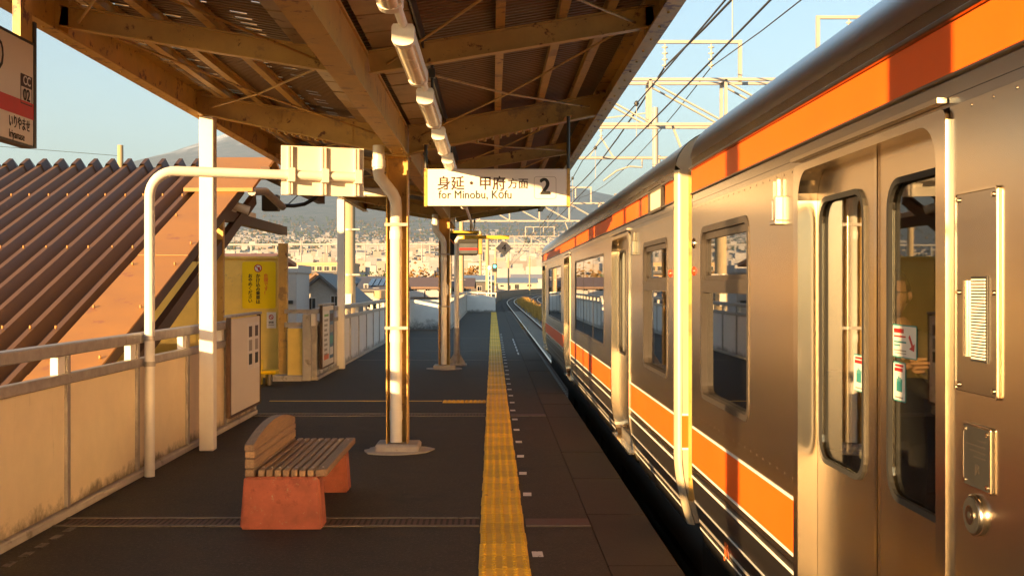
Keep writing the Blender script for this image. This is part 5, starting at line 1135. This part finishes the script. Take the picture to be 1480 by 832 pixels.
mw = thing('catenary_wire', (2.6, 30, 4.3), 'contact wire and messenger wire with droppers over the near track', 'wire', 'overhead wires')
MB().tube([(xc(y), y, 4.28) for y in range(-16, 191, 6)], 0.012, 6).build('contact_wire', 'wire', mw)
ms = [(xc(y), y, z) for (x, y, z) in sagline(0, 0, 5.2, 0.42, SPN, 12)]
MB().tube(ms, 0.012, 6).build('messenger_wire', 'wire', mw)
for i, (x, y, z) in enumerate(ms):
    if i % 2 == 1:
        MB().tube([(x, y, z), (x, y, 4.28)], 0.006, 5).build('dropper', 'galv', mw); bm_ = MB(); bm_.tube([(x, y, z - 0.05), (x, y, z), (x, y, z + 0.05)], [0.02, 0.05, 0.02], 8); bm_.build('clip', 'black_metal', mw)
# ================================================================== TOWN
def windows_on(par, wall_y, specs, frame='h_white'):
    """each window: x0, x1, z0, z1 on a wall facing -Y"""
    for x0, x1, z0, z1 in specs:
        f_ = box('window', frame, x0 - 0.06, x1 + 0.06, wall_y - 0.05, wall_y - 0.001, z0 - 0.06, z1 + 0.06, par)
        box('pane', 'house_glass', x0, (x0 + x1) / 2 - 0.02, wall_y - 0.07, wall_y - 0.052, z0, z1, f_); box('pane', 'pane_dark', (x0 + x1) / 2 + 0.02, x1, wall_y - 0.07, wall_y - 0.052, z0, z1, f_)
def gable_roof(par, x0, x1, y0, y1, ze, zr, m_, along='x', over=0.5, th=0.18):
    mb = MB()
    if along == 'x':
        ym = (y0 + y1) / 2
        for s, ya in ((-1, y0 - over), (1, y1 + over)):
            sl_ = (zr - ze) / (ym - y0); zo = ze - sl_ * over
            mb.add([(x0 - over, ya, zo), (x1 + over, ya, zo), (x1 + over, ym, zr), (x0 - over, ym, zr), (x0 - over, ya, zo - th), (x1 + over, ya, zo - th), (x1 + over, ym, zr - th), (x0 - over, ym, zr - th)],
                   [(0, 1, 2, 3), (7, 6, 5, 4), (0, 4, 5, 1), (1, 5, 6, 2), (3, 2, 6, 7), (0, 3, 7, 4)])
        wl = MB()
        for x in (x0, x1): wl.add([(x, y0, ze), (x, y1, ze), (x, ym, zr - th)], [(0, 1, 2)])
    else:
        xm = (x0 + x1) / 2
        for xa in (x0 - over, x1 + over):
            sl_ = (zr - ze) / (xm - x0); zo = ze - sl_ * over
            mb.add([(xa, y0 - over, zo), (xa, y1 + over, zo), (xm, y1 + over, zr), (xm, y0 - over, zr), (xa, y0 - over, zo - th), (xa, y1 + over, zo - th), (xm, y1 + over, zr - th), (xm, y0 - over, zr - th)],
                   [(0, 1, 2, 3), (7, 6, 5, 4), (0, 4, 5, 1), (1, 5, 6, 2), (3, 2, 6, 7), (0, 3, 7, 4)])
        wl = MB()
        for y in (y0, y1): wl.add([(x0, y, ze), (x1, y, ze), (xm, y, zr - th)], [(0, 1, 2)])
    return mb.build('roof', m_, par), wl
GZ = -6.2
def house(label, px0, px1, pye, pyr, Y, depth, wm, rm, along='x', wins=(), cat='house', over=0.5):
    x0, x1 = P(px0, 0, Y).x, P(px1, 0, Y).x; ze, zr = P(0, pye, Y).z, P(0, pyr, Y).z
    h = thing('house' if cat == 'house' else 'building', ((x0 + x1) / 2, Y + depth / 2, GZ), label, cat)
    mb = MB(); mb.box(x0, x1, Y, Y + depth, GZ, ze)
    rf = None
    if rm:
        rf, wl = gable_roof(h, x0, x1, Y, Y + depth, ze, zr, rm, along, over); mb.add(wl.v, wl.f)
    else:
        box('parapet', wm, x0 - 0.1, x1 + 0.1, Y - 0.1, Y + depth + 0.1, ze + 0.001, ze + 0.4, h)
    mb.build('wall', wm, h)
    windows_on(h, Y, [(P(a, 0, Y).x, P(c, 0, Y).x, P(0, e, Y).z, P(0, f, Y).z) for a, c, f, e in wins])
    return h, rf
h, rf = house('grey house with a dark tiled gable and balcony beyond the stair post', 428, 499, 426, 396, 62, 9, 'h_grey', 'r_slate', 'y', [(429, 441, 430, 447), (479, 488, 428, 447), (446, 456, 431, 447)])
y = 60.6; box('balcony', 'h_white', P(428, 0, y).x, P(502, 0, y).x, y, y + 0.12, P(0, 475, y).z, P(0, 449, y).z, h); box('balcony_rail', 'galv', P(470, 0, y).x, P(500, 0, y).x, y, y + 0.06, P(0, 447, y).z, P(0, 445, y).z, h)
h, rf = house('narrow white house end wall just right of the yellow stair post', 404, 428.5, 394, 394, 57, 4, 'h_white', None); 
x_ = P(421, 0, 57).x; box('wall_lamp', 'black_metal', x_ - 0.2, x_ + 0.1, 56.8, 56.99, P(0, 439, 57).z, P(0, 434, 57).z, h)
h, rf = house('white house with solar panels on its dark roof', 524, 572, 416, 401, 80, 8, 'h_white', 'r_slate', 'x', [(527, 531, 411, 420), (540, 547, 417, 428), (537, 546, 434, 442)])
y = 79.0; box('balcony', 'h_tan', P(541, 0, y).x, P(570, 0, y).x, y, y + 0.9, P(0, 431, y).z, P(0, 420, y).z, h)
xa, xb = P(530, 0, 80).x, P(570, 0, 80).x; ze, zr = P(0, 416, 80).z, P(0, 401, 80).z
for k in range(5):
    a = xa + (xb - xa) * k / 5; c = a + (xb - xa) / 5 - 0.08; mb = MB(); vs = []
    for f_ in (0.15, 0.85): vs += [(a, 80 + 4 * f_, ze + (zr - ze) * f_ + 0.03), (c, 80 + 4 * f_, ze + (zr - ze) * f_ + 0.03), (c, 80 + 4 * f_, ze + (zr - ze) * f_ + 0.08), (a, 80 + 4 * f_, ze + (zr - ze) * f_ + 0.08)]
    mb.add(vs, [(0, 1, 5, 4), (3, 2, 6, 7), (0, 4, 7, 3), (1, 5, 6, 2), (0, 1, 2, 3), (4, 5, 6, 7)]); mb.build('solar_panel', 'solar', rf)
house('house behind with plain slate roof above the solar house', 512, 552, 408, 398.5, 96, 8, 'h_grey', 'r_slate')
h, rf = house('long white apartment block with brown roof and white balconies', 590, 632, 413, 400, 96, 10, 'h_white', 'r_brown', 'x', [(594, 603, 415, 420), (615, 621, 415, 420), (594, 602, 433, 439), (616, 624, 433, 439), (607, 610, 433, 439)])
y = 94.4
for a, c in ((590, 613), (615, 634)): box('balcony', 'h_white', P(a, 0, y).x, P(c, 0, y).x, y, y + 1.4, P(0, 429, y).z, P(0, 420, y).z, h)
box('ground_wall', 'h_cream', P(588, 0, 90).x, P(640, 0, 90).x, 90, 90.3, GZ, P(0, 432, 90).z, h)
house('second brown roofed block right of the second canopy column', 650, 678, 413, 401, 100, 9, 'h_white', 'r_brown', 'x', [(654, 660, 416, 421), (667, 673, 416, 421)])
h, rf = house('low dark brown apartment row with many balconies', 412, 506, 383, 383, 170, 12, 'h_tan', None, 'x', [(416 + 10.5 * k, 423 + 10.5 * k, 385, 391) for k in range(9)], 'building')
box('balcony_band', 'r_slate', P(412, 0, 168.8).x, P(506, 0, 168.8).x, 168.8, 169.2, P(0, 395.5, 168.8).z, P(0, 391.6, 168.8).z, h)
house('small brown gabled house behind the grey house', 446, 470, 402, 393, 85, 8, 'h_tan', 'r_brown', 'y'); house('pale hipped house beside the grey house', 470, 500, 404, 397, 92, 8, 'h_cream', 'r_light', 'y')
h, rf = house('dark carport building with a pale blue roof beyond the end wall', 668, 708, 404, 397, 125, 10, 'r_slate', 'r_blue', 'x', [(690, 696, 414, 420)])
house('long cream workshop beside the curve', 720, 776, 408, 401, 365, 16, 'h_cream', 'r_blue', 'x', [(723, 728, 412, 414), (736, 738, 412, 418), (744, 750, 411, 418), (762, 768, 411, 414)])
house('white low building behind the cream workshop', 740, 800, 402, 396, 420, 14, 'h_white', 'r_light', 'x', [(762, 775, 401, 404)])
h, rf = house('white office block with a row of small windows', 677, 704, 382.5, 382.5, 255, 15, 'h_white', None, 'x', [(679 + 3.6 * k, 680.6 + 3.6 * k, 384, 386) for k in range(7)] + [(679 + 3.6 * k, 680.6 + 3.6 * k, 388, 390) for k in range(7)], 'building')
house('brown roofed house just above the stair wall', 300, 368, 374, 363, 48, 7, 'h_tan', 'r_orange', 'x')
house('large pale warehouse with blue glass front in the far town', 735, 757, 345, 345, 5500, 60, 'r_blue', None, 'x', [], 'building')
house('wide white factory on the far slope', 455, 488, 345, 345, 6000, 60, 'h_white', None, 'x', [(457 + 5 * k, 460 + 5 * k, 346.5, 348.5) for k in range(6)], 'building')
# hand-placed trees and bushes
def tree(label, x, y, z, h, cr, lm, n=1800, name='tree'):
    t_ = thing(name, (x, y, z), label, 'tree' if name == 'tree' else 'bush', 'trees among the houses')
    mb = MB(); mb.tube([(x, y, z), (x + 0.1, y, z + h * 0.35), (x - 0.05, y + 0.1, z + h * 0.7)], [0.16, 0.12, 0.05], 7)
    for k in range(5):
        a = k * 1.26; mb.tube([(x, y, z + h * (0.3 + 0.06 * k)), (x + math.cos(a) * cr * 0.7, y + math.sin(a) * cr * 0.7, z + h * (0.55 + 0.06 * k))], [0.07, 0.02], 5)
    mb.build('trunk', 'bark', t_); mb = MB(); cl = [(random.gauss(0, cr * 0.45), random.gauss(0, cr * 0.45), h * random.uniform(0.35, 0.95)) for _ in range(14)]
    for k in range(n):
        c = random.choice(cl); s = random.uniform(0.06, 0.15) * cr / 1.5; v = Vector((x + c[0] + random.gauss(0, cr * 0.2), y + c[1] + random.gauss(0, cr * 0.2), z + c[2] + random.gauss(0, h * 0.06)))
        a, b_ = Vector((random.gauss(0, 1), random.gauss(0, 1), random.gauss(0, 1))).normalized(), Vector((random.gauss(0, 1), random.gauss(0, 1), random.gauss(0, 1))).normalized()
        mb.add([v - a * s, v + b_ * s, v + a * s, v - b_ * s], [(0, 1, 2, 3)])
    mb.build('crown', lm, t_)
for (px, Y, top, cr, lm, lab_) in ((526, 70, 438, 1.6, 'leaf', 'dark round bush in front of the solar house'), (517, 72, 442, 1.4, 'leaf', 'smaller dark bush left of the solar house bush'), (606, 140, 391, 2.6, 'leaf_autumn', 'yellowing round tree behind the apartment block'), (624, 142, 392, 2.2, 'leaf_autumn', 'second yellowing tree behind the apartment block'),
                                   (690, 210, 388, 3.2, 'leaf_autumn', 'autumn tree in front of the white office'), (571, 150, 396, 2.4, 'leaf', 'green tree seen left of the downpipe column'), (433, 130, 398, 2.5, 'leaf_autumn', 'brown tree beside the narrow white house'), (545, 130, 397, 2.0, 'leaf', 'small green tree above the solar roof')):
    p_ = P(px, top, Y); tree(lab_, p_.x, Y, GZ, p_.z - GZ, cr, lm)
# procedural town: nearest houses are things of their own, the rest one mass
def proto(w_, d_, h_, r_, wm, rm, kind, wins=True):
    mb = MB(); mb.box(-w_ / 2, w_ / 2, -d_ / 2, d_ / 2, 0, h_, 0); o = 0.4
    if kind == 'gable':
        mb.add([(-w_ / 2 - o, -d_ / 2 - o, h_ - 0.2), (w_ / 2 + o, -d_ / 2 - o, h_ - 0.2), (w_ / 2 + o, 0, h_ + r_), (-w_ / 2 - o, 0, h_ + r_), (-w_ / 2 - o, d_ / 2 + o, h_ - 0.2), (w_ / 2 + o, d_ / 2 + o, h_ - 0.2)], [(0, 1, 2, 3), (3, 2, 5, 4), (0, 3, 4), (1, 5, 2)], 1)
    elif kind == 'hip':
        q = w_ * 0.25
        mb.add([(-w_ / 2 - o, -d_ / 2 - o, h_ - 0.1), (w_ / 2 + o, -d_ / 2 - o, h_ - 0.1), (w_ / 2 + o, d_ / 2 + o, h_ - 0.1), (-w_ / 2 - o, d_ / 2 + o, h_ - 0.1), (-q, 0, h_ + r_), (q, 0, h_ + r_)], [(0, 1, 5, 4), (1, 2, 5), (2, 3, 4, 5), (3, 0, 4)], 1)
    else: mb.box(-w_ / 2 - 0.1, w_ / 2 + 0.1, -d_ / 2 - 0.1, d_ / 2 + 0.1, h_ + 0.002, h_ + 0.4, 1)
    if wins:
        for fl in range(max(1, int(h_ / 2.8))):
            k = 0; n = max(2, int(w_ / 3))
            for k in range(n): x = -w_ / 2 + w_ * (k + 0.5) / n; mb.box(x - 0.7, x + 0.7, -d_ / 2 - 0.04, -d_ / 2 - 0.003, fl * 2.8 + 1.0, fl * 2.8 + 2.2, 2)
            for s in (-1, 1): mb.box(s * w_ / 2 + (0.003 if s > 0 else -0.04), s * w_ / 2 + (0.04 if s > 0 else -0.003), -0.8, 0.8, fl * 2.8 + 1.0, fl * 2.8 + 2.2, 2)
    return mb
KINDS = [(9, 8, 5.8, 2.0, 'h_white', 'r_slate', 'gable', 'house', 'distant white house with dark gabled roof in the town'),
         (10, 8, 5.6, 1.9, 'h_cream', 'r_brown', 'hip', 'house', 'distant cream house with brown hipped roof in the town'),
         (8, 7, 6.0, 1.6, 'h_white', 'r_light', 'gable', 'house', 'distant white house with pale roof in the town'),
         (12, 9, 5.4, 2.2, 'h_grey', 'r_slate', 'hip', 'house', 'distant grey house with dark hipped roof in the town'),
         (18, 11, 9.5, 0, 'h_white', 'r_light', 'flat', 'building', 'distant white flat roofed apartment building in the town'),
         (24, 16, 6.0, 1.5, 'h_cream', 'r_blue', 'gable', 'building', 'distant cream workshop with bluish roof in the town')]
pm = [proto(*k[:7]).mesh('town_house', [k[4], k[5], 'pane_dark']) for k in KINDS]
placed = []; cnt = 0; rs = random.Random(11)
special = [(P(px, 0, Y).x, Y) for px, Y in ((465, 66), (416, 62), (548, 84), (612, 100), (664, 104), (459, 176), (458, 89), (485, 96), (688, 130), (748, 372), (770, 427), (690, 262), (334, 51), (532, 100), (606, 140), (624, 142), (690, 210), (571, 150), (433, 130), (545, 130), (526, 70))]
while cnt < 290:
    d = 115 * (1000 / 115) ** (rs.random() ** 0.75); px = rs.uniform(315, 795)
    x = (px - VX) / F * d; y = d
    if y < 430 and abs(x - xc(y)) < 14 and x < xc(y) + 16: continue
    k = rs.choices(range(6), (5, 4, 5, 4, 1.6, 1.2))[0]; rad = KINDS[k][0] * 0.62
    if k > 3 and d < 480: continue
    if any((x - a) ** 2 + (y - b_) ** 2 < (rad + r2) ** 2 for a, b_, r2 in placed) or any((x - a) ** 2 + (y - b_) ** 2 < (rad + 9) ** 2 for a, b_ in special): continue
    placed.append((x, y, rad)); cnt += 1
    reg = 'left of the stair post' if px < 400 else 'right of the stair post' if px < 505 else 'left of the downpipe column' if px < 562 else 'between the two canopy columns' if px < 628 else 'left of the signal' if px < 712 else 'above the track curve'
    dist = 'nearest' if d < 220 else 'nearer' if d < 420 else 'farther'
    lb = KINDS[k][8].replace('distant', dist).replace('in the town', reg)
    link('town_house', pm[k], loc=(x, y, terr(x, y) - 0.1), rot=(0, 0, rs.choice((0, PI / 2)) + rs.gauss(0.2, 0.12)), label=lb, cat=KINDS[k][7], group='town, ' + lb)
town = MB(); MATS = ['h_white', 'h_cream', 'h_grey', 'r_slate', 'r_brown', 'r_light', 'r_blue']
for i in range(24000):
    d = 950 * (9500 / 950) ** (rs.random() ** 0.9); px = rs.uniform(280, 900) if rs.random() < 0.72 else rs.uniform(-900, 1500)
    x = (px - VX) / F * d; y = d; 
    if mnoise.noise(Vector((x / 700, y / 900, 5.0))) < -0.22 - 0.1 * (d < 2500) and d > 1300: continue
    if d > 4000 and rs.random() < (d - 4000) / 6500: continue
    big = rs.random() < 0.05; w_, dd, h_ = (rs.uniform(25, 60), rs.uniform(18, 35), rs.uniform(8, 16)) if big else (rs.uniform(8, 15), rs.uniform(7, 11), rs.uniform(5.5, 8))
    if not big and rs.random() < 0.04: w_, h_ = rs.uniform(14, 30), rs.uniform(12, 30)
    z = terr(x, y) - 1; a = rs.choice((0, PI / 2)) + rs.gauss(0.2, 0.15); ca, sa = math.cos(a), math.sin(a)
    def T(u, v, q): return (x + u * ca - v * sa, y + u * sa + v * ca, z + q)
    wi = rs.choices((0, 1, 2), (6, 3, 1.5))[0]
    vs = [T(u * w_ / 2, v * dd / 2, q) for q in (0, h_) for u, v in ((-1, -1), (1, -1), (1, 1), (-1, 1))]
    town.add(vs, [(0, 1, 5, 4), (1, 2, 6, 5), (2, 3, 7, 6), (3, 0, 4, 7)], wi)
    ri = rs.choices((3, 4, 5, 6), (4, 3, 4, 1.5))[0]
    if big or h_ > 10: town.add(vs[4:], [(0, 1, 2, 3)], 5)
    else:
        rh = rs.uniform(1.4, 2.4); town.add([T(u * w_ / 2 * 1.06, v * dd / 2 * 1.1, h_ - 0.1) for u, v in ((-1, -1), (1, -1), (1, 1), (-1, 1))] + [T(-w_ / 2 * 0.9, 0, h_ + rh), T(w_ / 2 * 0.9, 0, h_ + rh)], [(0, 1, 5, 4), (2, 3, 4, 5), (1, 2, 5), (3, 0, 4)], ri)
town.build('far_town', MATS, kind='stuff', label='mass of tiny pale houses climbing the hazy lower slope of the mountain', cat='town')
wood = MB()
for i in range(9000):
    d = 500 * (11000 / 500) ** (rs.random() ** 0.7); px = rs.uniform(250, 920) if rs.random() < 0.75 else rs.uniform(-900, 1500); x = (px - VX) / F * d
    if mnoise.noise(Vector((x / 700, d / 900, 5.0))) > 0.15 and d > 1300 and rs.random() < 0.6: continue
    if d < 900 and any((x - a) ** 2 + (d - b_) ** 2 < (r2 + 2) ** 2 for a, b_, r2 in placed): continue
    if d < 430: continue
    z = terr(x, d); s = rs.uniform(2.5, 5) * (1 + d / 5000); 
    for q in range(3):
        cx, cyy, cz = x + rs.gauss(0, s * 0.5), d + rs.gauss(0, s * 0.5), z + s * rs.uniform(0.5, 1.1)
        v = [(cx + s * 0.6 * rs.uniform(.6, 1.2) * math.cos(k * 1.257), cyy + s * 0.6 * math.sin(k * 1.257), cz + rs.uniform(-.2, .2) * s) for k in range(5)] + [(cx, cyy, cz + s * 0.7), (cx, cyy, cz - s)]
        wood.add(v, [(k, (k + 1) % 5, 5) for k in range(5)] + [((k + 1) % 5, k, 6) for k in range(5)], rs.random() < 0.35)
wood.build('far_trees', ['leaf', 'leaf_autumn'], kind='stuff', label='scattered far trees between the houses of the town', cat='trees')
# elevated road crossing the town
VD = 3000.0
t_ = thing('elevated_road', (-700, VD, 60), 'long straight pale viaduct crossing the far town', 'viaduct')
zd = P(0, 354, VD).z
MB().bar((-2600, VD + 300, zd + 6), (900, VD - 100, zd), 14, 2.6).build('deck', 'h_grey', t_); MB().bar((-2600, VD + 292, zd + 8.2), (900, VD - 108, zd + 2.2), 0.5, 1.8).build('barrier', 'h_white', t_)
pr_ = MB().box(-2, 2, -3, 3, -60, 0).mesh('pier', 'h_grey')
for k in range(50):
    f_ = k / 49; link('pier', pr_, t_, loc=(-2600 + 3500 * f_, VD + 300 - 400 * f_, zd + 6 - 6 * f_ - 1.3), rot=(0, 0, -0.11))
# slim masts in the town
for (px, Y, top, lab_) in ((435, 1500, 345, 'thin lattice mast rising in the far town'), (610, 1200, 352, 'thin pole like mast in the far town behind the apartments'), (528, 1800, 350, 'small far mast above the solar house')):
    p_ = P(px, top, Y); zb_ = terr(p_.x, Y); t_ = thing('town_mast', (p_.x, Y, zb_), lab_, 'mast'); MB().tube([(p_.x, Y, zb_), (p_.x, Y, p_.z)], [1.6, 0.5], 6).build('shaft', 'gantry', t_)

# ================================================================== HAZE
hz = bpy.data.materials.new('haze'); hz.use_nodes = True; ht = hz.node_tree; ht.nodes.clear()
ho_ = nd(ht, 'ShaderNodeOutputMaterial'); pv = nd(ht, 'ShaderNodeVolumePrincipled'); pv.inputs['Color'].default_value = (0.5, 0.74, 1.0, 1); pv.inputs['Density'].default_value = HAZE; pv.inputs['Anisotropy'].default_value = 0.1
ht.links.new(pv.outputs[0], ho_.inputs['Volume']); M['haze'] = hz
MB().box(-46500, 46500, -4200, 46500, -20, 3950).build('haze', 'haze', kind='stuff', label='thin pale blue haze in the distant air', cat='haze')
